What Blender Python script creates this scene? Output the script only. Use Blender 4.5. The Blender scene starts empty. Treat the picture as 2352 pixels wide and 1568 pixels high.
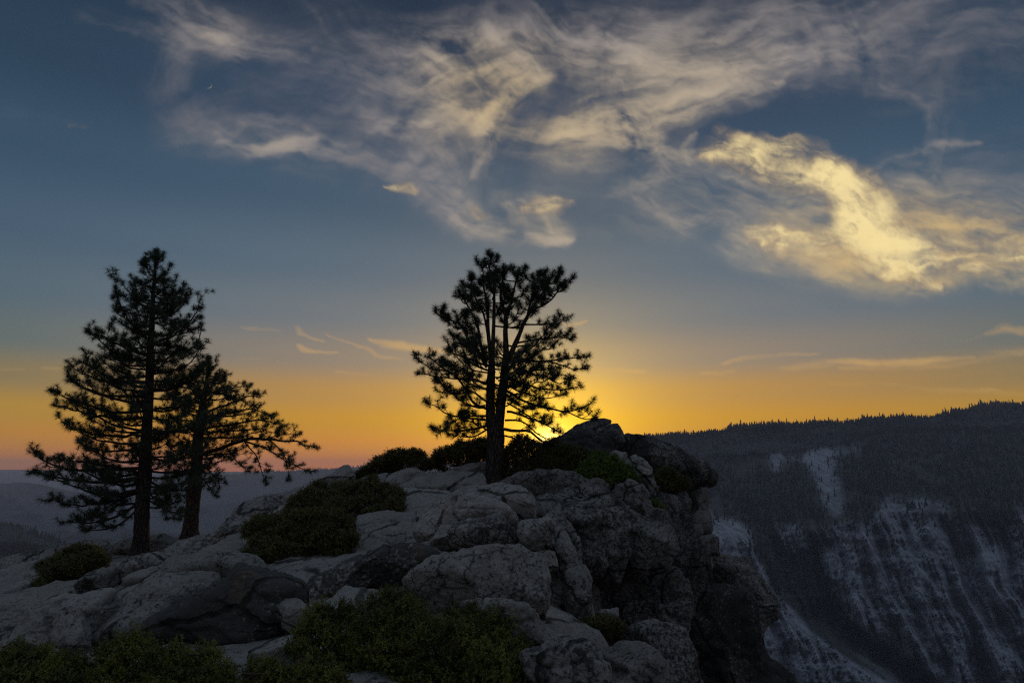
import bpy, bmesh, math, random
import numpy as np
from mathutils import Vector

sc = bpy.context.scene
R = math.radians
PI = math.pi

# ------------------------------------------------------------------ camera
FOC = 1568.0                       # 24 mm lens on a 36 mm sensor, in units of a 2352 px wide frame
PITCH = math.atan(301 / FOC)
CZ = 2.0
cam_d = bpy.data.cameras.new('camera')
cam = bpy.data.objects.new('camera', cam_d)
sc.collection.objects.link(cam)
cam_d.lens = 24.0
cam_d.sensor_width = 36.0
cam_d.clip_start = 0.05
cam_d.clip_end = 200000
cam.location = (0, 0, CZ)
cam.rotation_euler = (PI / 2 + PITCH, 0, 0)
sc.camera = cam
cp, sp_ = math.cos(PITCH), math.sin(PITCH)


def ray(px, py):
    a = (px - 1176) / FOC
    b = (784 - py) / FOC
    return np.array([a, cp - b * sp_, sp_ + b * cp])


def P(px, py, Y):
    d = ray(px, py)
    return np.array([0, 0, CZ]) + d * (Y / d[1])


def UW(px, py):
    d = ray(px, py)
    return d[0] / d[1], d[2] / d[1]


# ------------------------------------------------------------------ render look
sc.view_settings.view_transform = 'Standard'
sc.view_settings.look = 'None'
sc.view_settings.gamma = 1
sc.view_settings.exposure = 0
sc.view_settings.use_curve_mapping = False
sc.cycles.use_denoising = False      # the photograph has grain of its own
sc.cycles.filter_width = 1.25
sc.cycles.volume_bounces = 1
sc.cycles.max_bounces = 6
sc.cycles.diffuse_bounces = 3
sc.cycles.transparent_max_bounces = 8

SUN_D = ray(1262, 1022)
SUN_D = SUN_D / np.linalg.norm(SUN_D)
SUN_AZ = math.atan2(SUN_D[0], SUN_D[1])
SUN_EL = math.asin(SUN_D[2])


# ------------------------------------------------------------------ node helpers
class NT:
    def __init__(s, tree):
        s.t = tree
        s.n = tree.nodes
        s.l = tree.links

    def put(s, sock, v):
        if v is None:
            return
        if isinstance(v, bpy.types.NodeSocket):
            s.l.new(v, sock)
        else:
            sock.default_value = v

    def math(s, op, a, b=None, c=None, clamp=False):
        n = s.n.new('ShaderNodeMath')
        n.operation = op
        n.use_clamp = clamp
        s.put(n.inputs[0], a)
        s.put(n.inputs[1], b)
        s.put(n.inputs[2], c)
        return n.outputs[0]

    def vec(s, op, a, b=None, c=None, scale=None):
        n = s.n.new('ShaderNodeVectorMath')
        n.operation = op
        s.put(n.inputs[0], a)
        s.put(n.inputs[1], b)
        s.put(n.inputs[2], c)
        if scale is not None:
            s.put(n.inputs['Scale'], scale)
        return n.outputs['Value'] if op in ('DOT_PRODUCT', 'LENGTH', 'DISTANCE') else n.outputs[0]

    def comb(s, x, y, z):
        n = s.n.new('ShaderNodeCombineXYZ')
        s.put(n.inputs[0], x)
        s.put(n.inputs[1], y)
        s.put(n.inputs[2], z)
        return n.outputs[0]

    def sep(s, v):
        n = s.n.new('ShaderNodeSeparateXYZ')
        s.l.new(v, n.inputs[0])
        return n.outputs

    def rng(s, v, a, b, c=0.0, d=1.0, kind='SMOOTHSTEP'):
        n = s.n.new('ShaderNodeMapRange')
        n.interpolation_type = kind
        n.clamp = True
        s.put(n.inputs['Value'], v)
        s.put(n.inputs['From Min'], a)
        s.put(n.inputs['From Max'], b)
        s.put(n.inputs['To Min'], c)
        s.put(n.inputs['To Max'], d)
        return n.outputs[0]

    def noise(s, v, scale, detail=4, rough=0.55, dist=0.0, color=False, lac=2.0):
        n = s.n.new('ShaderNodeTexNoise')
        n.noise_dimensions = '3D'
        s.put(n.inputs['Vector'], v)
        n.inputs['Scale'].default_value = scale
        n.inputs['Detail'].default_value = detail
        n.inputs['Roughness'].default_value = rough
        n.inputs['Distortion'].default_value = dist
        n.inputs['Lacunarity'].default_value = lac
        return n.outputs['Color'] if color else n.outputs['Fac']

    def vor(s, v, scale, feature='F1', rand=1.0):
        n = s.n.new('ShaderNodeTexVoronoi')
        n.feature = feature
        s.put(n.inputs['Vector'], v)
        n.inputs['Scale'].default_value = scale
        n.inputs['Randomness'].default_value = rand
        return n.outputs['Distance'], n.outputs.get('Color')

    def mix(s, f, a, b, mode='MIX'):
        n = s.n.new('ShaderNodeMix')
        n.data_type = 'RGBA'
        n.blend_type = mode
        s.put(n.inputs[0], f)
        s.put(n.inputs[6], a)
        s.put(n.inputs[7], b)
        return n.outputs[2]

    def ramp(s, v, stops, kind='LINEAR'):
        n = s.n.new('ShaderNodeValToRGB')
        cr = n.color_ramp
        cr.interpolation = kind
        while len(cr.elements) < len(stops):
            cr.elements.new(0.5)
        for e, (p, c) in zip(cr.elements, stops):
            e.position = p
            e.color = c
        s.put(n.inputs[0], v)
        return n.outputs[0]


def lin(c):
    return tuple((v / 255 / 12.92) if v / 255 <= 0.04045 else ((v / 255 + 0.055) / 1.055) ** 2.4 for v in c) + (1.0,)


# ------------------------------------------------------------------ world: dusk sky with cirrus
def build_world():
    w = bpy.data.worlds.new('World')
    sc.world = w
    w.use_nodes = True
    nt = NT(w.node_tree)
    nt.n.clear()
    out = nt.n.new('ShaderNodeOutputWorld')
    bg = nt.n.new('ShaderNodeBackground')
    nt.l.new(bg.outputs[0], out.inputs[0])
    tc = nt.n.new('ShaderNodeTexCoord')
    D = tc.outputs['Generated']
    x, y, z = nt.sep(D)
    # physical sky, graded to dusk in view; unseen zenith brightened to light the foreground
    sky = nt.n.new('ShaderNodeTexSky')
    sky.sky_type = 'NISHITA'
    sky.sun_disc = False
    sky.sun_elevation = SUN_EL
    sky.sun_rotation = SUN_AZ
    sky.altitude = 2200
    sky.air_density = 1.0
    sky.dust_density = 1.5
    nish = nt.vec('SCALE', sky.outputs[0], scale=0.05)
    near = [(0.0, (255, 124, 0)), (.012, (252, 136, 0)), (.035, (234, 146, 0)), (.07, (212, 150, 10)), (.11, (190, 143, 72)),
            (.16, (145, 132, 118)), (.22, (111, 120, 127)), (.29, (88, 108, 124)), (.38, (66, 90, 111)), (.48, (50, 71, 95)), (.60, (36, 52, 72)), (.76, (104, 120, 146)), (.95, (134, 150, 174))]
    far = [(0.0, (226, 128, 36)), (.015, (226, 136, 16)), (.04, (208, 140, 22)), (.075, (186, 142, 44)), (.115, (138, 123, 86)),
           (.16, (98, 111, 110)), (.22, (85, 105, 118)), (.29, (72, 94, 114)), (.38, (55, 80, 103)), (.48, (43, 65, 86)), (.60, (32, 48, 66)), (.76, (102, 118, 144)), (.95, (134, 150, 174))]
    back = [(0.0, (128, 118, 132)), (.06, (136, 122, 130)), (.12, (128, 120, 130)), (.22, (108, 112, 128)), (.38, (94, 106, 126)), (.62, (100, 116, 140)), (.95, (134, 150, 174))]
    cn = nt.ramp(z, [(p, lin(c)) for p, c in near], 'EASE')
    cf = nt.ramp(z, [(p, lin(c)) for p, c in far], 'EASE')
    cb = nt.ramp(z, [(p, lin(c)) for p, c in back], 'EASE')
    hx, hy = math.sin(SUN_AZ - 0.02), math.cos(SUN_AZ - 0.02)
    hl = nt.math('SQRT', nt.math('ADD', nt.math('MULTIPLY', x, x), nt.math('MULTIPLY_ADD', y, y, 1e-5)))
    ca = nt.math('DIVIDE', nt.math('ADD', nt.math('MULTIPLY', x, hx), nt.math('MULTIPLY', y, hy)), hl)
    f1 = nt.rng(ca, 0.74, 0.985)
    f2 = nt.rng(ca, -0.35, 0.65)
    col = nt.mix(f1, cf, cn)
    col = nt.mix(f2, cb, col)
    col = nt.mix(0.05, col, nish)
    col = nt.mix(nt.rng(z, -.04, -.004), lin((60, 60, 78)), col)
    # glow round the set sun, flattened along the horizon
    sd = nt.vec('DOT_PRODUCT', D, tuple(SUN_D))
    ang = nt.math('ARCCOSINE', nt.math('MINIMUM', sd, 0.999999))
    g1 = nt.math('EXPONENT', nt.math('MULTIPLY', nt.math('POWER', nt.math('DIVIDE', ang, 0.20), 1.35), -1))
    g2 = nt.math('EXPONENT', nt.math('MULTIPLY', nt.math('POWER', nt.math('DIVIDE', ang, 0.088), 1.25), -1))
    g3 = nt.math('EXPONENT', nt.math('MULTIPLY', nt.math('POWER', nt.math('DIVIDE', ang, 0.016), 1.3), -1))
    low = nt.rng(z, 0.0, 0.25, 1.0, 0.6)
    col = nt.mix(1.0, col, nt.vec('SCALE', nt.comb(.34, .17, .0), scale=nt.math('MULTIPLY', g1, low)), 'ADD')
    col = nt.mix(1.0, col, nt.vec('SCALE', nt.comb(1.25, .80, .0), scale=g2), 'ADD')
    col = nt.mix(1.0, col, nt.vec('SCALE', nt.comb(5.0, 3.8, 1.2), scale=g3), 'ADD')

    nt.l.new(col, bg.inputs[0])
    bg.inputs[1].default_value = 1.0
    w.cycles.sampling_method = 'MANUAL'
    w.cycles.sample_map_resolution = 512


build_world()

sun_d = bpy.data.lights.new('sun', 'SUN')
sun_d.energy = 0.5
sun_d.color = (1.0, .62, .28)
sun_d.angle = R(0.6)
sun_o = bpy.data.objects.new('sun', sun_d)
sc.collection.objects.link(sun_o)
sun_o.rotation_euler = Vector(SUN_D).to_track_quat('Z', 'Y').to_euler()
#SKYONLY

# ------------------------------------------------------------------ numpy noise
_rs = np.random.RandomState(7)
_perm = np.concatenate([_rs.permutation(512)] * 3).astype(np.int32)
_grad = _rs.normal(size=(512, 3)).astype(np.float32)
_grad /= np.linalg.norm(_grad, axis=1)[:, None]


def gnoise(p):
    p = p.astype(np.float32)
    i = np.floor(p).astype(np.int32)
    f = p - i
    s = f * f * f * (f * (f * 6 - 15) + 10)
    i &= 511
    res = np.zeros(len(p), np.float32)
    for dx in (0, 1):
        wx = s[:, 0] if dx else 1 - s[:, 0]
        hx = _perm[i[:, 0] + dx]
        for dy in (0, 1):
            wy = s[:, 1] if dy else 1 - s[:, 1]
            hy = _perm[hx + i[:, 1] + dy]
            for dz in (0, 1):
                wz = s[:, 2] if dz else 1 - s[:, 2]
                h = _perm[hy + i[:, 2] + dz]
                g = _grad[h]
                d = (f[:, 0] - dx) * g[:, 0] + (f[:, 1] - dy) * g[:, 1] + (f[:, 2] - dz) * g[:, 2]
                res += wx * wy * wz * d
    return res * 1.5


def fbm(p, oct=4, gain=.5, lac=2.03):
    a, r = 1.0, 0
    q = p.copy()
    for _ in range(oct):
        r = r + a * gnoise(q)
        q = q * lac + 17.3
        a *= gain
    return r


def ridged(p, oct=4, gain=.5):
    a, r = 1.0, 0
    q = p.copy()
    for _ in range(oct):
        r = r + a * (1 - np.abs(gnoise(q)) * 2)
        q = q * 2.05 + 9.1
        a *= gain
    return r


# ------------------------------------------------------------------ object helpers
C = sc.collection


def mk(name, V, F, mat, parent=None, smooth=True, attrs=None):
    me = bpy.data.meshes.new(name)
    V = np.asarray(V, np.float32)
    F = np.asarray(F, np.int32)
    k = F.shape[1]
    me.vertices.add(len(V))
    me.vertices.foreach_set('co', V.ravel())
    me.loops.add(F.size)
    me.loops.foreach_set('vertex_index', F.ravel())
    me.polygons.add(len(F))
    me.polygons.foreach_set('loop_start', np.arange(0, F.size, k, dtype=np.int32))
    me.polygons.foreach_set('loop_total', np.full(len(F), k, np.int32))
    me.polygons.foreach_set('use_smooth', np.full(len(F), smooth))
    if attrs:
        for an, av in attrs.items():
            a = me.attributes.new(an, 'FLOAT', 'POINT')
            a.data.foreach_set('value', np.asarray(av, np.float32))
    me.update()
    me.materials.append(mat)
    o = bpy.data.objects.new(name, me)
    C.objects.link(o)
    if parent:
        o.parent = parent
        o.matrix_parent_inverse.identity()
        # parents sit at identity rotation: subtract the location
        me.vertices.foreach_set('co', (V - np.array(parent_world(parent), np.float32)).ravel())
    return o


def parent_world(o):
    v = Vector((0, 0, 0))
    while o is not None:
        v += o.location
        o = o.parent
    return v


def tag(o, label=None, cat=None, group=None, kind=None):
    if label:
        o['label'] = label
    if cat:
        o['category'] = cat
    if group:
        o['group'] = group
    if kind:
        o['kind'] = kind
    return o


def empty(name, loc):
    o = bpy.data.objects.new(name, None)
    C.objects.link(o)
    o.location = loc
    return o


def grid_faces(nr, nc):
    i = np.arange(nr * nc).reshape(nr, nc)
    return np.stack([i[:-1, :-1].ravel(), i[:-1, 1:].ravel(), i[1:, 1:].ravel(), i[1:, :-1].ravel()], 1)


def vnormals(V, F):
    if F.shape[1] == 4:
        n = np.cross(V[F[:, 2]] - V[F[:, 0]], V[F[:, 3]] - V[F[:, 1]])
    else:
        n = np.cross(V[F[:, 1]] - V[F[:, 0]], V[F[:, 2]] - V[F[:, 0]])
    N = np.zeros_like(V)
    for k in range(F.shape[1]):
        for c in range(3):
            N[:, c] += np.bincount(F[:, k], n[:, c], len(V))
    return N / np.maximum(np.linalg.norm(N, axis=1), 1e-9)[:, None]


_ico = {}


def ico(sub):
    if sub not in _ico:
        bm = bmesh.new()
        bmesh.ops.create_icosphere(bm, subdivisions=sub, radius=1)
        V = np.array([v.co[:] for v in bm.verts])
        F = np.array([[v.index for v in f.verts] for f in bm.faces])
        bm.free()
        _ico[sub] = (V / np.linalg.norm(V, axis=1)[:, None], F)
    return _ico[sub]


# ------------------------------------------------------------------ materials
def new_mat(name, disp=False):
    m = bpy.data.materials.new(name)
    m.use_nodes = True
    nt = NT(m.node_tree)
    nt.n.clear()
    out = nt.n.new('ShaderNodeOutputMaterial')
    b = nt.n.new('ShaderNodeBsdfPrincipled')
    nt.l.new(b.outputs[0], out.inputs[0])
    b.inputs['Specular IOR Level'].default_value = 0.25
    b.inputs['Roughness'].default_value = 0.85
    return m, nt, b, out


def granite(name, tint=(1, 1, 1)):
    m, nt, b, out = new_mat(name)
    geo = nt.n.new('ShaderNodeNewGeometry')
    pos = geo.outputs['Position']
    at = nt.n.new('ShaderNodeAttribute')
    at.attribute_type = 'OBJECT'
    at.attribute_name = 'lichen'
    lich = at.outputs['Fac']
    oi = nt.n.new('ShaderNodeObjectInfo')
    rnd = oi.outputs['Random']
    big = nt.noise(pos, .55, 4, .6, .4)
    mid = nt.noise(pos, 2.6, 6, .68, .3)
    fine = nt.noise(pos, 17, 5, .72)
    grain = nt.noise(pos, 95, 2, .6)
    base = nt.ramp(big, [(.3, (.22, .217, .205, 1)), (.5, (.31, .303, .285, 1)), (.7, (.235, .22, .198, 1))])
    base = nt.mix(nt.rng(mid, .45, .68, 0, .45), base, (.42, .412, .395, 1))
    base = nt.mix(nt.rng(fine, .50, .62, 0, .7), base, (.14, .135, .125, 1))
    base = nt.mix(nt.rng(grain, .5, .72, 0, .55), base, (.13, .125, .12, 1))
    base = nt.mix(nt.rng(grain, .5, .3, 0, .35), base, (.56, .56, .56, 1))
    # black rock lichen: blotches broken up by fine speckle
    med = nt.noise(pos, 8.0, 6, .72, .4)
    stretch = nt.noise(nt.vec('MULTIPLY', pos, (1.5, 1.5, .4)), 1.1, 3, .6, .5)
    bl = nt.math('ADD', nt.math('MULTIPLY', med, .32), nt.math('MULTIPLY', fine, .40))
    bl = nt.math('ADD', bl, nt.math('MULTIPLY', stretch, .28))
    th = nt.math('MULTIPLY_ADD', lich, -.205, .598)
    dk = nt.rng(bl, th, nt.math('ADD', th, .085), 0, .88)
    base = nt.mix(dk, base, (.035, .034, .032, 1))
    # pale crust lichen rings
    vd, vc = nt.vor(nt.vec('MULTIPLY_ADD', nt.noise(pos, 9, 3, .6, color=True), (.09, .09, .09), pos), 6.5)
    pl = nt.math('MULTIPLY', nt.rng(vd, .20, .13), nt.rng(nt.noise(pos, 1.3, 3), .48, .62))
    base = nt.mix(nt.math('MULTIPLY', pl, .5), base, (.42, .44, .40, 1))
    # joints: long thin cracks, dark with dirt and moss, running up the slope from left to right
    rot = nt.n.new('ShaderNodeVectorRotate')
    rot.rotation_type = 'Z_AXIS'
    nt.l.new(nt.vec('MULTIPLY_ADD', nt.noise(pos, 1.7, 4, .6, color=True), (.34, .34, .34), pos), rot.inputs['Vector'])
    rot.inputs['Angle'].default_value = R(-52)
    jd, _ = nt.vor(nt.vec('MULTIPLY', rot.outputs[0], (.22, .85, .9)), .62, 'DISTANCE_TO_EDGE')
    jw = nt.math('MULTIPLY', nt.rng(jd, .022, .006), nt.rng(nt.noise(pos, .8, 2), .38, .52))
    kd, _ = nt.vor(nt.vec('MULTIPLY', rot.outputs[0], (.5, 1.2, 1.4)), 1.5, 'DISTANCE_TO_EDGE')
    kw_ = nt.math('MULTIPLY', nt.rng(kd, .022, .006, 0, .7), nt.rng(nt.noise(pos, 1.3, 2), .50, .60))
    crk = nt.math('MAXIMUM', jw, kw_)
    # rusty tint in places
    base = nt.mix(nt.rng(nt.noise(pos, 1.1, 5, .6, .8), .58, .76, 0, .35), base, (.25, .17, .11, 1))
    base = nt.mix(nt.math('MULTIPLY', crk, .88), base, (.02, .018, .014, 1))
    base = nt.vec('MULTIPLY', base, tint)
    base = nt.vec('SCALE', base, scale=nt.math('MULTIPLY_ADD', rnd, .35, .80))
    nt.l.new(base, b.inputs['Base Color'])
    b.inputs['Roughness'].default_value = .9
    bp = nt.n.new('ShaderNodeBump')
    bp.inputs['Strength'].default_value = .75
    bp.inputs['Distance'].default_value = .06
    h = nt.math('ADD', nt.math('MULTIPLY', fine, .9), nt.math('MULTIPLY', nt.noise(pos, 48, 4, .7), .5))
    h = nt.math('ADD', h, nt.math('MULTIPLY', mid, .6))
    h = nt.math('ADD', h, nt.math('MULTIPLY', nt.rng(nt.noise(pos, 5.5, 3, .6, 1.0), .42, .56), .2))
    h = nt.math('SUBTRACT', h, nt.math('MULTIPLY', crk, 1.6))
    nt.l.new(h, bp.inputs['Height'])
    nt.l.new(bp.outputs[0], b.inputs['Normal'])
    return m


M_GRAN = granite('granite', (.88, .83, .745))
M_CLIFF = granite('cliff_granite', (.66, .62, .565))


def bark_mat(name, c0, c1):
    m, nt, b, out = new_mat(name)
    geo = nt.n.new('ShaderNodeNewGeometry')
    pos = geo.outputs['Position']
    sv = nt.vec('MULTIPLY', pos, (1, 1, .28))
    d, c = nt.vor(nt.vec('MULTIPLY_ADD', nt.noise(pos, 5, 3, .6, color=True), (.1, .1, .1), sv), 13, 'DISTANCE_TO_EDGE')
    plate = nt.rng(d, .02, .16)
    col = nt.mix(plate, c0 + (1,), c1 + (1,))
    col = nt.mix(nt.rng(nt.noise(sv, 9, 5, .7), .4, .7, 0, .6), col, tuple(v * .5 for v in c1) + (1,))
    nt.l.new(col, b.inputs['Base Color'])
    bp = nt.n.new('ShaderNodeBump')
    bp.inputs['Strength'].default_value = 1
    bp.inputs['Distance'].default_value = .04
    nt.l.new(plate, bp.inputs['Height'])
    nt.l.new(bp.outputs[0], b.inputs['Normal'])
    b.inputs['Roughness'].default_value = .95
    return m


M_BARK = bark_mat('pine_bark', (.022, .016, .013), (.085, .058, .043))
M_BARK_RED = bark_mat('pine_bark_red', (.03, .019, .013), (.125, .072, .047))


def leaf_mat(name, a, c, scale=3.0, trans=.25):
    m, nt, b, out = new_mat(name)
    geo = nt.n.new('ShaderNodeNewGeometry')
    pos = geo.outputs['Position']
    n1 = nt.noise(pos, scale, 4, .65)
    n2 = nt.noise(pos, scale * 9, 2, .6)
    f = nt.rng(nt.math('ADD', nt.math('MULTIPLY', n1, .6), nt.math('MULTIPLY', n2, .4)), .40, .60)
    col = nt.mix(f, a + (1,), c + (1,))
    nt.l.new(col, b.inputs['Base Color'])
    b.inputs['Roughness'].default_value = .6
    tr = nt.n.new('ShaderNodeBsdfTranslucent')
    nt.l.new(col, tr.inputs[0])
    mx = nt.n.new('ShaderNodeMixShader')
    mx.inputs[0].default_value = trans
    nt.l.new(b.outputs[0], mx.inputs[1])
    nt.l.new(tr.outputs[0], mx.inputs[2])
    nt.l.new(mx.outputs[0], out.inputs[0])
    return m


M_NEEDLE = leaf_mat('pine_needles', (.030, .045, .022), (.055, .075, .035), 2.0, .15)
M_SHRUB = leaf_mat('shrub_leaf', (.050, .060, .012), (.175, .175, .030), 3.2, .3)
M_SHRUB_OL = leaf_mat('shrub_leaf_olive', (.065, .058, .016), (.135, .115, .030), 2.6, .3)
M_SHRUB_GR = leaf_mat('shrub_leaf_green', (.06, .10, .015), (.15, .21, .03), 3.0, .35)
M_TWIG, _nt, _b, _o = new_mat('twig_wood')
_b.inputs['Base Color'].default_value = (.07, .045, .032, 1)


# ------------------------------------------------------------------ clouds: soft strokes with fibres along them
# every stroke: intensity, fibre contrast, list of (x, y, half width)
VEIL = [
    (.20, .3, [(450, 60, 80), (700, 120, 150), (900, 260, 170), (1050, 380, 120)]), (.22, .3, [(1150, 60, 120), (1400, 150, 170), (1700, 60, 150), (2300, 60, 120)]),
    (.16, .3, [(1250, 380, 80), (1420, 400, 90), (1560, 440, 90)]),
    (.6, .5, [(1400, 280, 30), (1460, 275, 44), (1510, 300, 34)]), (.6, .5, [(590, 335, 12), (650, 322, 20), (710, 318, 10)]),
    (.5, .5, [(2130, 356, 6), (2190, 344, 12), (2230, 343, 8)]), (.4, .5, [(480, 85, 14), (540, 105, 22)]), (.4, .5, [(640, 125, 10), (690, 135, 14)]),
    (.5, .6, [(1150, 70, 30), (1210, 110, 30), (1240, 160, 24)]), (.35, .6, [(1000, 230, 40), (1060, 250, 50), (1110, 240, 40)]),
    (.55, .9, [(330, -20, 40), (440, 50, 60), (550, 105, 45), (650, 130, 24)]),
    (.25, .8, [(180, 30, 25), (300, 70, 30), (420, 110, 45), (560, 140, 50)]),
    (.40, .8, [(540, 100, 55), (760, 150, 60), (900, 190, 40)]),
    (.30, .8, [(720, -20, 60), (780, 60, 80), (860, 130, 70)]),
    (.34, .7, [(420, 130, 40), (410, 220, 60), (450, 290, 60), (540, 330, 40)]),
    (.26, .7, [(430, 290, 70), (600, 250, 90), (760, 280, 120), (900, 330, 110), (1010, 400, 90)]),
    (.85, .9, [(500, 322, 10), (570, 335, 22), (650, 325, 26), (715, 318, 14)]),
    (.45, .9, [(560, 280, 16), (660, 300, 26), (760, 340, 22), (830, 370, 20)]),
    (.80, .9, [(700, 335, 10), (790, 368, 18), (880, 398, 24), (960, 430, 34), (1040, 470, 40), (1100, 520, 30)]),
    (.45, .7, [(930, 400, 40), (1010, 460, 50), (1090, 500, 50), (1200, 520, 46), (1320, 540, 20)]),
    (.90, .8, [(1050, 508, 14), (1140, 538, 18), (1240, 550, 18), (1330, 545, 8)]),
    (.55, .8, [(1160, 450, 20), (1220, 470, 36), (1330, 456, 10)]),
    (.45, .7, [(1280, 480, 20), (1300, 520, 30), (1320, 545, 18)]),
    (.12, .6, [(1320, 510, 30), (1400, 545, 14)]),
    (.42, .8, [(860, 80, 60), (950, 100, 80), (1060, 90, 80), (1160, 70, 60)]),
    (.75, .8, [(940, 190, 60), (1040, 150, 80), (1150, 120, 80), (1200, 90, 40)]),
    (.95, .8, [(1250, 160, 24), (1190, 190, 50), (1120, 240, 44), (1085, 290, 26)]),
    (.55, .8, [(960, 170, 70), (1040, 220, 80), (1110, 250, 50)]),
    (.75, .9, [(1075, 270, 30), (1108, 320, 26), (1108, 360, 18), (1090, 400, 10)]),
    (.35, .8, [(820, 270, 30), (900, 290, 40), (980, 280, 50), (1080, 260, 40)]),
    (.50, .8, [(820, 300, 14), (880, 285, 18), (960, 275, 18)]),
    (.30, .7, [(1000, 330, 60), (1060, 420, 70), (1060, 480, 60)]),
    (.50, .8, [(1130, 290, 40), (1240, 310, 60), (1340, 330, 60), (1440, 335, 50), (1500, 340, 30)]),
    (.60, .8, [(1250, 40, 60), (1300, 80, 80), (1420, 110, 90), (1560, 130, 90), (1700, 110, 90), (1800, 70, 90)]),
    (.40, .7, [(1400, 0, 60), (1560, 20, 80), (1760, 10, 90), (2000, -10, 80)]),
    (.85, .9, [(1290, 300, 40), (1400, 290, 60), (1490, 285, 56), (1560, 260, 46), (1660, 225, 40), (1760, 190, 26), (1800, 180, 8)]),
    (.45, .8, [(1300, 260, 30), (1420, 230, 70), (1560, 200, 80), (1680, 170, 70), (1780, 150, 60)]),
    (.85, .9, [(1360, 60, 12), (1420, 90, 26), (1500, 130, 30), (1580, 140, 16)]),
    (.70, .8, [(1440, 300, 40), (1500, 340, 36), (1530, 390, 24), (1500, 410, 24), (1440, 430, 22)]),
    (.70, .8, [(1640, 160, 50), (1800, 130, 60), (1960, 70, 60), (2100, 20, 40), (2200, -10, 30)]),
    (.52, .8, [(1820, 130, 40), (1980, 100, 60), (2120, 60, 70), (2260, 40, 70), (2400, 50, 60)]),
    (.40, .8, [(1980, 130, 50), (2100, 130, 60), (2200, 120, 60), (2352, 120, 50)]),
    (.22, .8, [(1860, 170, 60), (2040, 190, 70), (2200, 190, 70), (2400, 180, 50)]),
    (.55, .9, [(2040, 190, 16), (2110, 210, 30), (2150, 250, 26), (2148, 300, 14), (2135, 340, 8)]),
    (.25, .8, [(2180, 220, 40), (2190, 300, 50), (2170, 360, 30)]),
    (.55, .9, [(1425, 440, 24), (1470, 450, 26), (1540, 490, 36), (1620, 525, 42), (1720, 560, 46), (1800, 585, 40)]),
    (.30, .8, [(1380, 460, 20), (1450, 480, 50), (1560, 530, 40)]),
    (.32, .9, [(1560, 400, 50), (1680, 440, 90), (1800, 480, 100), (1880, 520, 70)]),
    (.50, .9, [(1640, 380, 14), (1720, 420, 24), (1790, 450, 24), (1870, 440, 30), (1930, 450, 30)]),
    (.45, .9, [(1700, 470, 24), (1790, 500, 30), (1880, 480, 20)]),
    (.70, .9, [(1950, 388, 4), (2040, 374, 8), (2130, 356, 12), (2200, 343, 16), (2250, 345, 6)]),
    (.14, .7, [(2180, 350, 16), (2280, 325, 16), (2400, 300, 14)]),
    (.55, .8, [(1580, 370, 24), (1570, 340, 22), (1590, 315, 14), (1600, 305, 6)]),
    (.45, .8, [(1530, 360, 18), (1580, 375, 24), (1640, 370, 20), (1700, 380, 10)]),
    (.50, .85, [(1960, 440, 40), (2060, 450, 80), (2160, 480, 90), (2260, 500, 80), (2400, 520, 80)]),
    (.62, .8, [(1960, 560, 60), (2080, 540, 90), (2200, 550, 90), (2320, 560, 80), (2420, 560, 80)]),
    (.62, .8, [(1840, 580, 30), (1960, 610, 40), (2060, 640, 36), (2180, 655, 22), (2300, 660, 18), (2420, 650, 18)]),
    (.60, .7, [(1700, 550, 40), (1820, 570, 60), (1940, 580, 60)]),
    (.55, .7, [(2050, 630, 30), (2200, 610, 40), (2420, 620, 36)]),
    (.12, .6, [(0, 250, 30), (100, 280, 20), (220, 290, 10)]),
    (.16, .6, [(1960, 420, 40), (2120, 400, 60), (2400, 400, 90)]),
    (.10, .6, [(640, 390, 20), (760, 410, 20)]),
]
LIT = [
    (.95, [(1626, 335, 18), (1655, 330, 24), (1690, 348, 24), (1730, 362, 20)]),
    (1.0, [(1700, 345, 20), (1760, 350, 30), (1820, 350, 32), (1860, 368, 34), (1900, 395, 26)]),
    (.75, [(1740, 370, 20), (1800, 385, 26), (1870, 400, 28), (1920, 415, 30)]),
    (.50, [(1650, 350, 16), (1730, 385, 20), (1790, 410, 22), (1850, 415, 24)]),
    (1.0, [(1890, 400, 26), (1940, 425, 34), (1985, 455, 36), (2010, 490, 34), (2040, 530, 40)]),
    (.95, [(1935, 440, 24), (1950, 490, 30), (1975, 530, 36), (2040, 560, 36)]),
    (1.1, [(1930, 505, 16), (1985, 515, 24), (2020, 545, 24)]),
    (.70, [(1725, 535, 12), (1780, 535, 28), (1830, 540, 26)]),
    (.90, [(1770, 560, 12), (1800, 545, 16), (1790, 575, 14)]),
    (.75, [(1860, 560, 20), (1920, 560, 34), (1990, 580, 34), (2060, 600, 26)]),
    (.85, [(1900, 540, 20), (1960, 555, 28), (2040, 575, 30), (2100, 572, 20)]),
    (.75, [(2060, 560, 20), (2130, 566, 24), (2200, 570, 16)]),
    (.30, [(2040, 500, 30), (2120, 520, 44), (2220, 540, 44), (2320, 530, 34)]),
    (1.7, [(2040, 632, 10), (2090, 616, 13), (2180, 604, 12), (2260, 588, 11), (2340, 574, 11), (2420, 560, 12)]),
    (.75, [(2060, 622, 14), (2100, 636, 14), (2160, 650, 8)]),
    (.80, [(2210, 622, 6), (2250, 618, 10), (2290, 628, 6)]),
    (.6, [(2015, 627, 4), (2050, 634, 8), (2110, 650, 10)]),
    (.6, [(882, 431, 2), (905, 436, 6), (935, 442, 9), (956, 450, 5)]),
    (.7, [(1076, 476, 3), (1095, 480, 7), (1112, 486, 7), (1128, 487, 3)]),
    (.6, [(1205, 478, 8), (1240, 474, 14), (1285, 468, 12), (1320, 458, 4)]),
]
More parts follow.
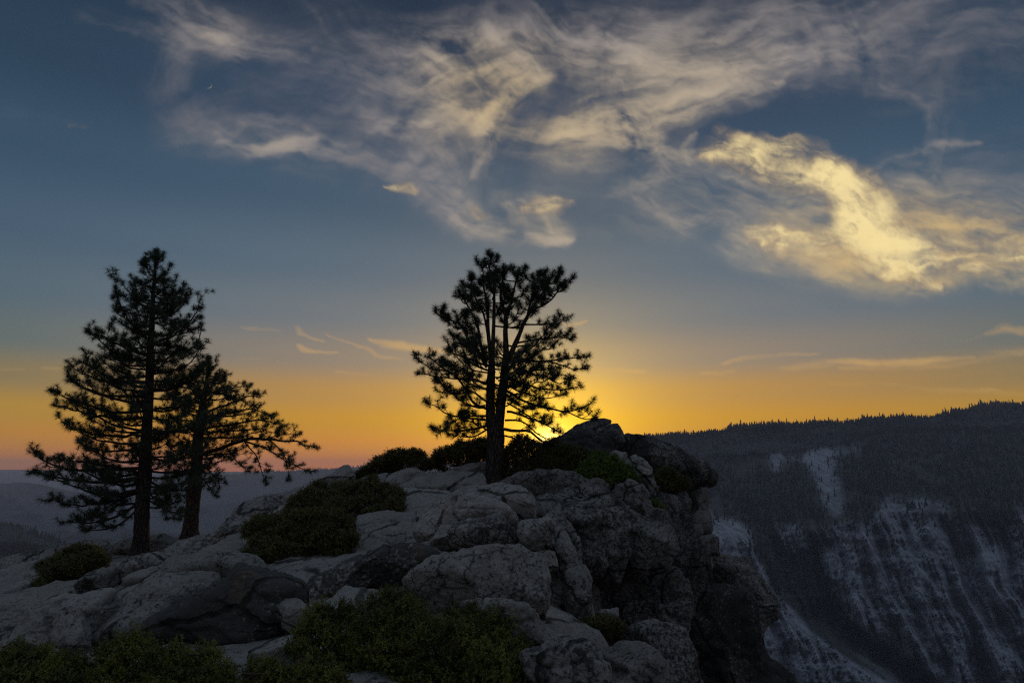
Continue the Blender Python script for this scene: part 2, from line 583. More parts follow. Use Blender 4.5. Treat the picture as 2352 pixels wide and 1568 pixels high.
LOW = [
    (.35, [(560, 750, 4), (600, 754, 7), (650, 762, 3)]),
    (.75, [(682, 750, 4), (690, 765, 6), (712, 776, 4), (735, 783, 2)]),
    (.70, [(688, 793, 4), (700, 802, 6), (730, 808, 4), (765, 810, 2)]),
    (.45, [(740, 765, 3), (800, 790, 4), (860, 815, 6), (930, 825, 3)]),
    (.80, [(840, 780, 4), (880, 790, 9), (940, 797, 11), (1000, 806, 7), (1030, 812, 3)]),
    (.9, [(920, 792, 3), (960, 800, 6), (1012, 808, 4)]),
    (.85, [(1280, 745, 3), (1300, 752, 6), (1325, 746, 4), (1346, 741, 2)]),
    (.35, [(1290, 765, 6), (1320, 772, 8), (1340, 775, 4)]),
    (.75, [(1340, 840, 5), (1400, 850, 8), (1475, 852, 4)]),
    (.5, [(1600, 857, 3), (1650, 855, 6), (1690, 852, 3)]),
    (.6, [(1660, 836, 3), (1720, 824, 8), (1800, 818, 7), (1880, 815, 3)]),
    (.45, [(1790, 848, 6), (1900, 838, 12), (2010, 832, 10)]),
    (.80, [(1900, 835, 6), (1990, 836, 11), (2080, 832, 10), (2160, 824, 7), (2240, 820, 5)]),
    (.35, [(1920, 850, 5), (2060, 845, 10), (2200, 835, 8), (2400, 800, 9)]),
    (.5, [(2170, 780, 4), (2220, 776, 9), (2250, 768, 7)]),
    (.7, [(2260, 765, 5), (2300, 752, 12), (2352, 760, 12), (2400, 760, 10)]),
    (.45, [(2200, 825, 5), (2280, 810, 10), (2400, 800, 14)]),
    (.45, [(2080, 898, 4), (2150, 892, 7), (2230, 894, 6), (2300, 898, 3)]),
    (.18, [(1900, 880, 5), (2050, 888, 8), (2352, 905, 8)]),
    (.3, [(0, 848, 4), (50, 848, 4)]), (.25, [(100, 847, 4), (165, 848, 4)]), (.3, [(545, 818, 4), (620, 818, 5)]),
    (.3, [(775, 852, 4), (870, 858, 4)]), (.35, [(870, 888, 2), (905, 889, 3)]), (.2, [(1920, 658, 4), (1970, 658, 3)]),
    (.25, [(690, 872, 3), (740, 876, 3)]), (.25, [(150, 290, 6), (210, 292, 4)]),
]


def cloud_fields(u, v):
    """u, v: tangents right and up of straight ahead. Returns veil, lit, low and warmth."""
    n = len(u)
    Q = np.stack([u, v, np.zeros(n)], 1)

    def warp(sc_, oct, seed, gain=.55):
        return np.stack([fbm(Q * sc_ + seed, oct, gain), fbm(Q * sc_ + seed + 31.7, oct, gain)], 1)
    W1 = warp(3.0, 2, 1.3)
    W2 = warp(11.0, 4, 5.1)
    W3 = warp(30.0, 4, 8.8, .6)
    base = np.stack([u, v], 1)
    qv = base + W1 * .020 + W2 * .009 + W3 * .003
    ql = base + W2 * .010 + W3 * .0032
    qw = base + W2 * np.array([.010, .004]) + W3 * np.array([.004, .0015])

    def run(q, lst, fib, seed, wide=1.75):  # noqa
        tot = np.zeros(n)
        for k, it in enumerate(lst):
            inten, con, pts = it if len(it) == 3 else (it[0], fib, it[1])
            pp = np.array([UW(x, y) for x, y, w in pts])
            ww = np.array([w for x, y, w in pts]) / FOC
            m = ww.max() * 2.2
            idx = np.where((q[:, 0] > pp[:, 0].min() - m) & (q[:, 0] < pp[:, 0].max() + m) & (q[:, 1] > pp[:, 1].min() - m) & (q[:, 1] < pp[:, 1].max() + m))[0]
            if not len(idx):
                continue
            p = q[idx]
            best = np.full(len(idx), 9.0)
            sl = np.zeros(len(idx))
            sd = np.zeros(len(idx))
            acc = 0.0
            for a, b, wa, wb in zip(pp[:-1], pp[1:], ww[:-1], ww[1:]):
                ba = b - a
                L = np.hypot(*ba)
                h = np.clip(((p - a) @ ba) / L ** 2, 0, 1)
                d = p - a - h[:, None] * ba
                r = np.hypot(d[:, 0], d[:, 1]) / ((wa + (wb - wa) * h) * wide)
                side = (ba[0] * d[:, 1] - ba[1] * d[:, 0]) / L
                better = r < best
                best = np.where(better, r, best)
                sl = np.where(better, acc + h * L, sl)
                sd = np.where(better, side, sd)
                acc += L
            prof = np.clip(1 - best, 0, 1)
            prof = prof * prof * (3 - 2 * prof)
            f = fbm(np.stack([sl * 5.5, sd * 36, np.full(len(idx), k * 3.1 + seed)], 1), 6, .56)
            f = np.clip(.46 + f * 1.1, 0, 1.4)
            tot[idx] += inten * prof * (1 - con + con * f * 1.25)
        return tot
    veil = run(qv, VEIL, .8, 0)
    grain = fbm(Q * 9 + W1[:, :1] * np.array([2.0, 1.5, 0]), 6, .55)
    fine = fbm(np.stack([u * 26 + W2[:, 0], v * 60 + W2[:, 1], u * 0], 1), 5, .55)
    veil = veil * np.clip(.85 + grain * .75 + fine * .35, .05, 2)
    veil = 1 - np.exp(-veil * 1.2)
    veil = veil * (.6 + .5 * veil)
    lit = run(ql, LIT, .85, 50, 2.5)
    bil = fbm(Q * 20 + W3[:, :1] * .5, 6, .55)
    lit = lit * np.clip(.95 + bil * .5, .05, 2)
    lit = 1 - np.exp(-np.maximum(lit - .02, 0) * 1.15)
    low = run(qw, LOW, 1.0, 90, 1.35)
    low = 1 - np.exp(-low * .8)
    return veil, lit, low, bil, grain

def build_clouds():
    xs = np.arange(-520, 2880, 3.6)
    ys = np.arange(-300, 1000, 3.6)
    X, Y = np.meshgrid(xs, ys)
    A = (X - 1176) / FOC
    B = (784 - Y) / FOC
    dy = cp - B * sp_
    dz = sp_ + B * cp
    u = (A / dy).ravel()
    v = (dz / dy).ravel()
    veil, lit, low, bil, gr = cloud_fields(u, v)
    Xr, Yr = X.ravel(), Y.ravel()
    edge = np.clip((Xr + 520) / 300, 0, 1) * np.clip((2876 - Xr) / 300, 0, 1) * np.clip((Yr + 300) / 220, 0, 1)

    def blob(x, y, rx, ry):
        return np.exp(-(((Xr - x) / rx) ** 2 + ((Yr - y) / ry) ** 2))
    warm = 1.15 * blob(2130, 580, 520, 190) + .55 * blob(1350, 320, 420, 170) + .35 * blob(1650, 140, 350, 150) + .5 * blob(1090, 180, 200, 150) + .35 * blob(600, 330, 180, 60) + .35 * blob(500, 80, 160, 80) + .45 * blob(1220, 520, 220, 80)
    D = np.stack([A.ravel(), dy.ravel(), dz.ravel()], 1)
    D /= np.linalg.norm(D, axis=1)[:, None]
    V = D * 70000 + np.array([0, 0, CZ])
    m, nt, b, out = new_mat('cloud_vapour')
    nt.n.remove(b)

    def at(n):
        k = nt.n.new('ShaderNodeAttribute')
        k.attribute_name = n
        return k.outputs['Fac']
    vc = nt.ramp(at('warmth'), [(0, lin((106, 106, 114))), (.3, lin((156, 147, 142))), (.55, lin((190, 173, 150))), (.8, lin((200, 176, 136))), (1.0, lin((220, 188, 128)))])
    tone = nt.rng(nt.math('MULTIPLY_ADD', at('billow'), .2, nt.math('MULTIPLY', at('lit'), 1.1)), .1, 1.0, kind='LINEAR')
    lc = nt.mix(tone, lin((186, 156, 118)), lin((255, 230, 164)))
    f_l = at('lit')
    f_w = at('low')
    col = nt.mix(nt.math('DIVIDE', f_l, nt.math('ADD', nt.math('ADD', f_l, nt.math('MULTIPLY', at('veil'), .35)), .001), clamp=True), vc, lc)
    col = nt.mix(nt.math('DIVIDE', f_w, nt.math('ADD', nt.math('ADD', f_w, at('veil')), .001), clamp=True), col, lin((232, 182, 104)))
    op = at('opacity')
    em = nt.n.new('ShaderNodeEmission')
    nt.l.new(col, em.inputs[0])
    tr = nt.n.new('ShaderNodeBsdfTransparent')
    mx = nt.n.new('ShaderNodeMixShader')
    nt.l.new(op, mx.inputs[0])
    nt.l.new(tr.outputs[0], mx.inputs[1])
    nt.l.new(em.outputs[0], mx.inputs[2])
    nt.l.new(mx.outputs[0], out.inputs[0])
    m.cycles.emission_sampling = 'NONE'
    opac = (1 - (1 - veil * .93) * (1 - np.clip(lit, 0, 1)) * (1 - low * .75)) * edge
    o = mk('clouds', V, grid_faces(len(ys), len(xs)), m, attrs={'veil': veil, 'lit': lit, 'low': low, 'billow': bil, 'opacity': opac, 'warmth': warm})
    tag(o, 'wispy evening cirrus with a golden lit bank over the valley', 'clouds', kind='structure')


build_clouds()
#CLOUDEND
# ------------------------------------------------------------------ rocks: outline on a tilted plane, given thickness
def plane_outline(outline, Y, alpha, yaw=0.0):
    """points where the sight lines meet a plane through the rock's centre; alpha leans it back from upright"""
    o = np.array(outline, float)
    # polygon centroid
    x, y = o[:, 0], o[:, 1]
    x2, y2 = np.roll(x, -1), np.roll(y, -1)
    cr = x * y2 - x2 * y
    A = cr.sum() / 2
    cx = ((x + x2) * cr).sum() / (6 * A)
    cy = ((y + y2) * cr).sum() / (6 * A)
    c = P(cx, cy, Y)
    a = R(alpha)
    t = R(yaw)
    uax = np.array([math.cos(t), math.sin(t), 0])
    wax = np.array([-math.sin(t) * math.sin(a), math.cos(t) * math.sin(a), math.cos(a)])
    nax = np.cross(uax, wax)        # towards the viewer / up
    if nax[1] > 0:
        nax = -nax
    cam0 = np.array([0, 0, CZ])
    pts = []
    for px, py in outline:
        d = ray(px, py)
        den = d @ nax
        tt = ((c - cam0) @ nax) / den if abs(den) > 1e-6 else 1
        q = cam0 + d * tt
        pts.append(((q - c) @ uax, (q - c) @ wax))
    return c, uax, wax, nax, np.array(pts)


def radial(pts, n=720, soft=2.0):
    th = np.linspace(-PI, PI, n, endpoint=False)
    r = np.zeros(n)
    a = pts
    b = np.roll(pts, -1, 0)
    for i, t in enumerate(th):
        d = np.array([math.cos(t), math.sin(t)])
        e = b - a
        den = d[0] * e[:, 1] - d[1] * e[:, 0]
        den = np.where(np.abs(den) < 1e-9, 1e-9, den)
        s = (a[:, 0] * e[:, 1] - a[:, 1] * e[:, 0]) / den
        k = (a[:, 0] * d[1] - a[:, 1] * d[0]) / den
        ok = (s > 0) & (k >= -1e-6) & (k <= 1 + 1e-6)
        r[i] = s[ok].max() if ok.any() else 0.02
    w = np.exp(-.5 * (np.arange(-25, 26) / (soft * 2.2)) ** 2)
    w /= w.sum()
    r = np.convolve(np.concatenate([r[-25:], r, r[:25]]), w, 'valid')
    return th, r


def solid(outline, Y, alpha, T, n=2.6, sub=5, yaw=0., seed=0, facets=7, soft=2.0, cut=(.66, .93)):
    c, ua, wa, na, pts = plane_outline(outline, Y, alpha, yaw)
    th, r = radial(pts, soft=soft)
    D, F = ico(sub)
    rs = np.random.RandomState(seed)
    cc = np.sqrt(D[:, 0] ** 2 + D[:, 2] ** 2)
    s = D[:, 1]
    rho = (np.abs(cc) ** n + np.abs(s) ** n) ** (-1 / n)
    if facets:
        inv = np.ones(len(D))
        for _ in range(facets):
            v = rs.normal(size=3) * np.array([1, 1.0, 1])
            v[1] = -abs(v[1]) - .6
            v /= np.linalg.norm(v)
            dd = rs.uniform(*cut)
            pr = (D * rho[:, None]) @ v / dd
            inv = np.maximum(inv, 0) ** 1
            inv = (inv ** 24 + np.maximum(pr, 0) ** 24) ** (1 / 24)
        rho = rho / inv
    ang = np.arctan2(D[:, 2], D[:, 0])
    rr = np.interp(ang, np.append(th, PI), np.append(r, r[0]))
    cs = cc * rho
    k = np.where(cc > 1e-6, 1 / np.maximum(cc, 1e-6), 0)
    lu = rr * cs * D[:, 0] * k
    lw = rr * cs * D[:, 2] * k
    ln = -T * s * rho
    V = c + lu[:, None] * ua + lw[:, None] * wa + ln[:, None] * na
    if np.linalg.det(np.stack([ua, -na, wa])) < 0:
        F = F[:, ::-1]
    return V, F, c


ROCKS = []


def rock(name, label, cat, outline, Y, alpha, T, n=2.6, sub=5, yaw=0., seed=None, amp=1.0, lichen=.4, mat=None, group=None, crack=1.0, facets=9, soft=2.0, push=0.5):
    seed = len(ROCKS) * 13 + 5 if seed is None else seed
    if name in ('rock_slab', 'rock_ledge', 'rock_rib', 'rock_dome'):
        n = max(n, 2.8 if name == 'rock_dome' else 6.5)
        facets = 3 if name == 'rock_dome' else 4
        T = T * (1 if name == 'rock_dome' else .85)
    elif name in ('rock_block', 'rock_pillar', 'cliff_face', 'rock_buttress'):
        n = max(n, 5.5)
    elif name in ('boulder', 'rock_shoulder', 'rock_bulge'):
        n = max(n, 3.0)
    V, F, c = solid(outline, Y, alpha, T, n, sub, yaw, seed, facets, soft)
    N = vnormals(V, F)
    size = np.ptp(V, axis=0).max()
    ex = min(1.0, size / 3.0)
    sd = seed * 3.7
    q = V + sd
    slabby = name in ('rock_slab', 'rock_dome', 'rock_ledge', 'rock_rib', 'summit_slab', 'overhang')
    d = fbm(q * .8, 3) * (.03 if slabby else .07) * ex + fbm(q * 3.1, 4, .55) * (.010 if slabby else .032) * max(ex, .5) + fbm(q * 11, 4, .65) * .013
    # long straight joints in two sets
    for jn, jf, jd in (((.80, -.55, .25), .62, .10), ((.35, .90, .2), .33, .07), ((.1, .2, 1.0), .9, .05)):
        jj = V @ np.array(jn) * jf + fbm(q * .5 + jf, 3) * .22 + seed * .37
        jr = np.abs(jj - np.round(jj)) / jf
        d -= np.exp(-(jr / .035) ** 2) * jd * crack * ex * np.clip(.4 + 2 * gnoise(q * .6 + jf * 9), 0, 1)
        d += (jj - np.floor(jj) - .5) * .05 * ex
    # broken into tilted joint blocks
    rs = np.random.RandomState(seed + 99)
    ext = np.ptp(V, axis=0)
    K = int((.6 if 'slab' in name or 'dome' in name else 1) * np.clip(np.prod(np.maximum(ext, .8)) ** (2 / 3) * 1.5, 4, 46))
    cells = V[rs.choice(len(V), K, replace=False)]
    wp = V + np.stack([fbm(q * 1.1 + 7 * i, 3) for i in range(3)], 1) * .30 * ex
    ms = np.array([.8, .8, 1.5]) if group != G_CLIFF else np.array([1.15, 1.1, .65])
    D2 = np.stack([(((wp - ce) * ms) ** 2).sum(1) for ce in cells], 1)
    near = np.argpartition(D2, 1, axis=1)[:, :2]
    f1 = np.sqrt(np.take_along_axis(D2, near, 1))
    sw = f1[:, 0] > f1[:, 1]
    i0 = np.where(sw, near[:, 1], near[:, 0])
    F1, F2 = np.minimum(f1[:, 0], f1[:, 1]), np.maximum(f1[:, 0], f1[:, 1])
    til = rs.normal(size=(K, 3)) * (.05 if slabby else .16)
    off = rs.normal(size=K) * .035
    fac = ((V - cells[i0]) * til[i0]).sum(1) + off[i0]
    d += np.clip(fac, -.16, .16) * (.5 if slabby else 1) * ex * np.clip((F2 - F1) * 6, 0, 1)
    d -= np.exp(-((F2 - F1) / .045) ** 2) * (.04 if slabby else .07) * crack * ex
    # stepped ledges, following gently dipping joints
    lay = V @ np.array([.25, .15, .95]) * 2.6 + fbm(q * .7, 2) * 1.1
    fr = lay - np.floor(lay)
    d += (np.clip(fr * 7, 0, 1) - np.clip((fr - .0) * 1.0, 0, 1)) * .045 * ex * crack
    # cracks
    for sc_, wd, dp in ((.55, .022, .10), (1.3, .028, .05)):
        cn = gnoise((V + fbm(V * 2.2, 2)[:, None] * .16) * sc_ * np.array([1, 1, 1.5]) + sd + 4.4)
        d -= np.exp(-(cn / wd) ** 2) * dp * crack * ex * (.4 if slabby else 1)
    V = V + N * (d * amp)[:, None]
    V = V - c
    o = mk(name, V, F, mat or M_GRAN)
    o.location = c
    o['lichen'] = float(lichen)
    tag(o, label, cat, group)
    ROCKS.append(o)
    return o
#PART2

G_CLIFF = 'boulders and blocks of the right-hand cliff'
G_SLAB = 'granite slabs and ledges on the near slope'
G_BLD = 'loose boulders resting on the outcrop'

# label, outline (in frame units), distance, lean, half thickness, options
# --- ledges of the left skyline
rock('rock_ledge', 'low dark rock ledge at the far left skyline behind the small shrub', 'rock', [(-40, 1330), (-40, 1312), (0, 1302), (108, 1272), (190, 1253), (238, 1251), (262, 1258), (238, 1276), (144, 1290), (36, 1322)], 24, 50, .5, lichen=.5, group=G_SLAB)
rock('rock_ledge', 'thin pale ledge between the two left pine trunks', 'rock', [(245, 1262), (274, 1247), (346, 1236), (400, 1238), (440, 1247), (400, 1262), (340, 1272), (270, 1274)], 29, 55, .5, lichen=.2, group=G_SLAB)
rock('rock_ledge', 'long dark edged ledge rising right from the tallest pine foot', 'rock', [(376, 1272), (400, 1252), (468, 1236), (522, 1214), (583, 1190), (622, 1178), (640, 1192), (600, 1226), (504, 1256), (482, 1270), (432, 1284), (389, 1290)], 19, 52, .5, sub=6, lichen=.65, group=G_SLAB)
rock('rock_slab', 'overhanging tongue of rock pointing left below the long pine branch', 'rock', [(527, 1188), (540, 1171), (594, 1150), (630, 1139), (702, 1128), (770, 1122), (760, 1143), (690, 1164), (604, 1178), (560, 1192), (536, 1194)], 21, 55, .32, lichen=.45, group=G_SLAB, n=2.3)
rock('rock_slab', 'small upper slab on the crest just left of the skyline shrubs', 'rock', [(704, 1120), (750, 1098), (788, 1085), (802, 1080), (818, 1100), (802, 1114), (756, 1126)], 23, 50, .35, lichen=.4, group=G_SLAB)
rock('rock_slab', 'pale sheet of granite along the upper edge of the middle shrub', 'rock', [(600, 1190), (640, 1160), (720, 1138), (800, 1118), (880, 1105), (890, 1125), (800, 1140), (700, 1170), (640, 1200)], 19.5, 62, .3, lichen=.1, group=G_SLAB)
# --- loose pair under the tall pine
rock('boulder', 'tilted pointed boulder in front of the tallest pine, right of its pair', 'boulder', [(249, 1352), (262, 1318), (306, 1286), (364, 1262), (380, 1272), (388, 1296), (360, 1324), (313, 1342), (281, 1360)], 15, 28, .5, lichen=.5, group=G_BLD, n=3)
rock('boulder', 'long tilted boulder left of the pointed one, dark underside', 'boulder', [(149, 1370), (170, 1342), (216, 1316), (262, 1296), (277, 1303), (258, 1338), (240, 1362), (173, 1376)], 14.4, 30, .45, lichen=.6, group=G_BLD, n=3)
# --- left flat ledges
rock('rock_ledge', 'flat bare ledge at the left edge above the small shrub', 'rock', [(-60, 1330), (0, 1322), (122, 1283), (150, 1295), (140, 1320), (60, 1362), (0, 1380), (-60, 1388)], 18, 70, .35, lichen=.15, group=G_SLAB)
rock('rock_ledge', 'flat bare ledge at the left edge below the small shrub', 'rock', [(-70, 1400), (0, 1388), (151, 1352), (178, 1372), (140, 1396), (72, 1424), (0, 1446), (-70, 1456)], 11.5, 68, .3, lichen=.15, group=G_SLAB)
rock('rock_ledge', 'narrow broken step at the left edge with a dark crack above it', 'rock', [(-70, 1466), (0, 1451), (90, 1423), (145, 1388), (155, 1402), (118, 1432), (64, 1468), (14, 1500), (-70, 1510)], 9.6, 60, .3, lichen=.45, group=G_SLAB)
rock('rock_slab', 'low slab in the bottom left corner behind the mossy green shrub', 'rock', [(-70, 1502), (0, 1495), (54, 1488), (137, 1495), (165, 1510), (160, 1550), (60, 1580), (-70, 1590)], 7.4, 62, .35, lichen=.35, group=G_SLAB)
# --- the big cracked slab
rock('rock_slab', 'leftmost piece of the big cracked slab, smooth and grey', 'rock', [(16, 1494), (50, 1450), (122, 1405), (155, 1384), (259, 1369), (280, 1377), (254, 1397), (232, 1420), (204, 1449), (200, 1490), (178, 1508), (72, 1500)], 9, 56, .42, sub=6, lichen=.3, group=G_SLAB, n=3.2)
rock('rock_slab', 'broad middle piece of the big cracked slab, pale with a small hollow', 'rock', [(196, 1502), (204, 1447), (232, 1416), (254, 1387), (281, 1359), (389, 1350), (507, 1336), (500, 1352), (400, 1412), (340, 1450), (290, 1480), (232, 1508)], 9.7, 57, .45, sub=6, lichen=.3, group=G_SLAB, n=3.2)
rock('rock_slab', 'narrow rib of slab beside the dark round boulder', 'rock', [(236, 1506), (270, 1462), (382, 1405), (482, 1350), (530, 1322), (575, 1318), (500, 1384), (428, 1420), (388, 1456), (350, 1482), (290, 1502)], 9.6, 55, .5, sub=6, lichen=.45, group=G_SLAB, n=2.8)
rock('boulder', 'large humped boulder with black lichen flank, left of centre', 'boulder', [(345, 1482), (385, 1446), (432, 1410), (486, 1374), (562, 1322), (648, 1322), (688, 1337), (712, 1371), (716, 1407), (692, 1446), (670, 1474), (632, 1504), (565, 1520), (505, 1514), (432, 1490)], 9.2, 42, .85, sub=6, lichen=1.15, facets=4, group=G_BLD, n=2.3)
rock('rock_flake', 'pale spalled flake on the right shoulder of the humped boulder', 'rock', [(632, 1400), (655, 1372), (690, 1372), (710, 1400), (694, 1440), (660, 1458), (640, 1436)], 8.75, 30, .22, lichen=.1, group=G_BLD, n=3)
rock('rock_slab', 'sloping rock between the cracked slab and the middle shrub', 'rock', [(385, 1356), (378, 1328), (457, 1293), (533, 1260), (610, 1285), (650, 1315), (600, 1330), (500, 1335), (432, 1352)], 13, 60, .5, lichen=.35, group=G_SLAB)
rock('rock_slab', 'upper left shelf above the cracked slab, below the long ledge', 'rock', [(275, 1360), (350, 1326), (400, 1305), (461, 1288), (470, 1312), (430, 1340), (389, 1356)], 13.4, 60, .4, lichen=.3, group=G_SLAB)
rock('rock_slab', 'grey shelf at the left foot of the middle shrub', 'rock', [(440, 1300), (470, 1270), (540, 1245), (600, 1225), (640, 1240), (640, 1290), (560, 1300)], 15, 62, .4, lichen=.3, group=G_SLAB)
# --- crest behind and left of the twin pine
rock('rock_slab', 'smooth pale slab on the crest left of the twin pine', 'rock', [(806, 1116), (850, 1100), (902, 1084), (956, 1079), (1010, 1086), (985, 1104), (930, 1122), (884, 1122)], 22, 64, .3, lichen=.1, group=G_SLAB, n=2.4)
rock('rock_slab', 'rounded slab behind the foot of the twin pine', 'rock', [(905, 1126), (963, 1100), (1032, 1089), (1104, 1090), (1120, 1102), (1116, 1122), (1064, 1126), (1010, 1128)], 20.8, 64, .35, lichen=.25, group=G_SLAB, n=2.4)
rock('rock_ledge', 'small layered ledge just left of the twin pine trunk', 'rock', [(1040, 1079), (1082, 1067), (1120, 1068), (1160, 1075), (1150, 1090), (1064, 1088)], 23.4, 55, .4, lichen=.4, group=G_SLAB)
rock('rock_slab', 'pale sheet with a diagonal crack right of the middle shrub', 'rock', [(890, 1194), (925, 1160), (902, 1131), (938, 1118), (981, 1118), (1040, 1128), (1040, 1155), (984, 1176), (930, 1196)], 18.6, 68, .3, lichen=.08, group=G_SLAB, n=3.2)
rock('rock_rib', 'narrow raised rib of rock running down from the twin pine', 'rock', [(950, 1188), (1030, 1144), (1080, 1117), (1094, 1124), (1050, 1160), (1003, 1176), (962, 1208)], 17.8, 55, .28, lichen=.35, group=G_SLAB)
rock('boulder', 'small pale stone at the foot of the twin pine', 'boulder', [(1086, 1136), (1094, 1126), (1113, 1118), (1128, 1128), (1120, 1140)], 19.2, 30, .2, lichen=.05, sub=4, group=G_BLD)
rock('rock_slab', 'flat pale step beside the right end of the middle shrub', 'rock', [(818, 1232), (818, 1202), (902, 1190), (957, 1188), (957, 1210), (876, 1228)], 16.6, 68, .3, lichen=.08, group=G_SLAB, n=3.2)
rock('rock_slab', 'lower pale step with a crack, left of the small white stone', 'rock', [(806, 1272), (812, 1232), (895, 1216), (944, 1208), (958, 1220), (954, 1236), (899, 1256), (866, 1270)], 15.4, 66, .3, lichen=.12, group=G_SLAB, n=3.2)
rock('rock_dome', 'broad low dome of rock right of the rib', 'rock', [(1020, 1190), (1046, 1160), (1082, 1142), (1154, 1134), (1212, 1146), (1234, 1172), (1230, 1196), (1172, 1206), (1082, 1210)], 16.5, 52, .7, sub=6, lichen=.35, group=G_SLAB, n=2.3)
rock('rock_dome', 'lower overlapping dome above the dark square block', 'rock', [(948, 1236), (960, 1203), (1003, 1172), (1060, 1163), (1130, 1168), (1185, 1190), (1190, 1215), (1082, 1225), (1039, 1235), (988, 1250)], 15, 45, .7, sub=6, lichen=.4, group=G_SLAB, n=2.3)
rock('boulder', 'small whitish stone wedged left of the dark square block', 'boulder', [(979, 1258), (994, 1232), (1008, 1210), (1032, 1205), (1046, 1216), (1046, 1260), (1003, 1263)], 13.4, 20, .35, lichen=.03, group=G_BLD, n=3)
rock('rock_block', 'dark squared block with rounded corners below the twin pine', 'rock', [(1040, 1263), (1038, 1228), (1072, 1203), (1136, 1194), (1186, 1203), (1194, 1232), (1194, 1262), (1165, 1276), (1111, 1278)], 13, 14, .8, sub=6, lichen=.72, group=G_SLAB, n=3.4, facets=5)
rock('rock_block', 'paler squared block right of the dark one, split by a joint', 'rock', [(1192, 1262), (1190, 1200), (1219, 1188), (1258, 1190), (1275, 1215), (1270, 1248), (1235, 1272), (1200, 1270)], 13.2, 14, .8, lichen=.45, group=G_SLAB, n=3.2, facets=5)
rock('rock_block', 'long pale footing under the two squared blocks', 'rock', [(1044, 1308), (1040, 1266), (1190, 1273), (1268, 1260), (1285, 1304), (1226, 1315)], 13, 20, .6, lichen=.35, group=G_SLAB, n=3.2)
rock('rock_ledge', 'long black lichen band of rock stepping down left of centre', 'rock', [(712, 1400), (726, 1340), (808, 1280), (848, 1266), (920, 1262), (1010, 1262), (1050, 1302), (1014, 1322), (938, 1350), (866, 1358), (794, 1382), (748, 1404), (722, 1416)], 12, 38, .7, sub=6, lichen=.85, group=G_SLAB, n=2.5)
rock('rock_dome', 'wide rounded dome crusted with grey lichen, centre right', 'rock', [(912, 1358), (974, 1327), (1046, 1309), (1118, 1305), (1208, 1298), (1259, 1312), (1264, 1358), (1252, 1408), (1154, 1412), (1010, 1405), (960, 1385)], 10, 48, .7, sub=6, lichen=.5, group=G_SLAB, n=2.3)
rock('rock_slab', 'sloping pale slab left of the large central shrub', 'rock', [(688, 1448), (744, 1406), (812, 1366), (902, 1350), (945, 1362), (900, 1395), (830, 1440), (740, 1490)], 9.3, 62, .4, sub=6, lichen=.3, group=G_SLAB)
rock('rock_slab', 'low slab in front of the humped boulder, between the two near shrubs', 'rock', [(565, 1524), (632, 1488), (690, 1466), (730, 1500), (710, 1540), (614, 1545)], 7.2, 66, .3, lichen=.3, group=G_SLAB)
rock('boulder', 'near whitish boulder patched with lichen right of the central shrub', 'boulder', [(1050, 1420), (1120, 1400), (1191, 1394), (1253, 1405), (1292, 1435), (1300, 1462), (1280, 1520), (1180, 1545), (1090, 1520)], 7.4, 34, .75, sub=6, lichen=.42, group=G_BLD, n=2.4)
rock('boulder', 'near black and white boulder at the bottom edge, right of the central shrub', 'boulder', [(1190, 1520), (1250, 1470), (1300, 1452), (1345, 1468), (1378, 1493), (1400, 1528), (1425, 1600), (1410, 1680), (1200, 1680)], 6.6, 26, .85, sub=6, lichen=.62, group=G_BLD, n=2.4)
# --- peak on the right
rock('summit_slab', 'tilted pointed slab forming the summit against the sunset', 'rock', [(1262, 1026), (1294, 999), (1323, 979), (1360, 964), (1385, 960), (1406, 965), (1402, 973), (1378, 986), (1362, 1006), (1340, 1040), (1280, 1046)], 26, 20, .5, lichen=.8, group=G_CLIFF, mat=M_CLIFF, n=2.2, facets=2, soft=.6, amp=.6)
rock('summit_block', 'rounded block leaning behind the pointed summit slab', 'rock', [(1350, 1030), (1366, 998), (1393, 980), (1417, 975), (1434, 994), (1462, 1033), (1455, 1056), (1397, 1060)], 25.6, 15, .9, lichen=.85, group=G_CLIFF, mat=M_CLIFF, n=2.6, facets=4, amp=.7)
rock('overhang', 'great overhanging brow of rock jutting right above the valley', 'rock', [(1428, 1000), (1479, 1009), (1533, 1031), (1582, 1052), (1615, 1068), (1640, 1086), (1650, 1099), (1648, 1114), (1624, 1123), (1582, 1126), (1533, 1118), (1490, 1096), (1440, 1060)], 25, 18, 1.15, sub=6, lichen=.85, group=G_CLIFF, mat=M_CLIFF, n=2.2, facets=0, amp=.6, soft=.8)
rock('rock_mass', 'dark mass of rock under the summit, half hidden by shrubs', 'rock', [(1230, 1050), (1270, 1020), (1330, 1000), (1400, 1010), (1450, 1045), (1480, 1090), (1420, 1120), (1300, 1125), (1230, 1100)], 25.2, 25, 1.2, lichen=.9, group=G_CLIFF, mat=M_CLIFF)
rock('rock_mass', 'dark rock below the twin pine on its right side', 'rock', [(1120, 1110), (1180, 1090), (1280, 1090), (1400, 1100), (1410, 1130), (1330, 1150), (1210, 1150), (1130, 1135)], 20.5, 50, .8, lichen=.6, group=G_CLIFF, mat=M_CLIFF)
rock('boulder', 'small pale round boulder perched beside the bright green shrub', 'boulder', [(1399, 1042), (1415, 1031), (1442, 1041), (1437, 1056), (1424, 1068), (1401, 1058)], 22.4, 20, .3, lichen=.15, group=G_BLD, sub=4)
rock('boulder', 'egg shaped grey boulder under the overhanging brow', 'boulder', [(1424, 1068), (1440, 1054), (1458, 1047), (1481, 1061), (1504, 1085), (1514, 1112), (1510, 1138), (1496, 1147), (1474, 1116), (1440, 1090)], 22, 22, .6, lichen=.4, group=G_BLD, n=2.3)
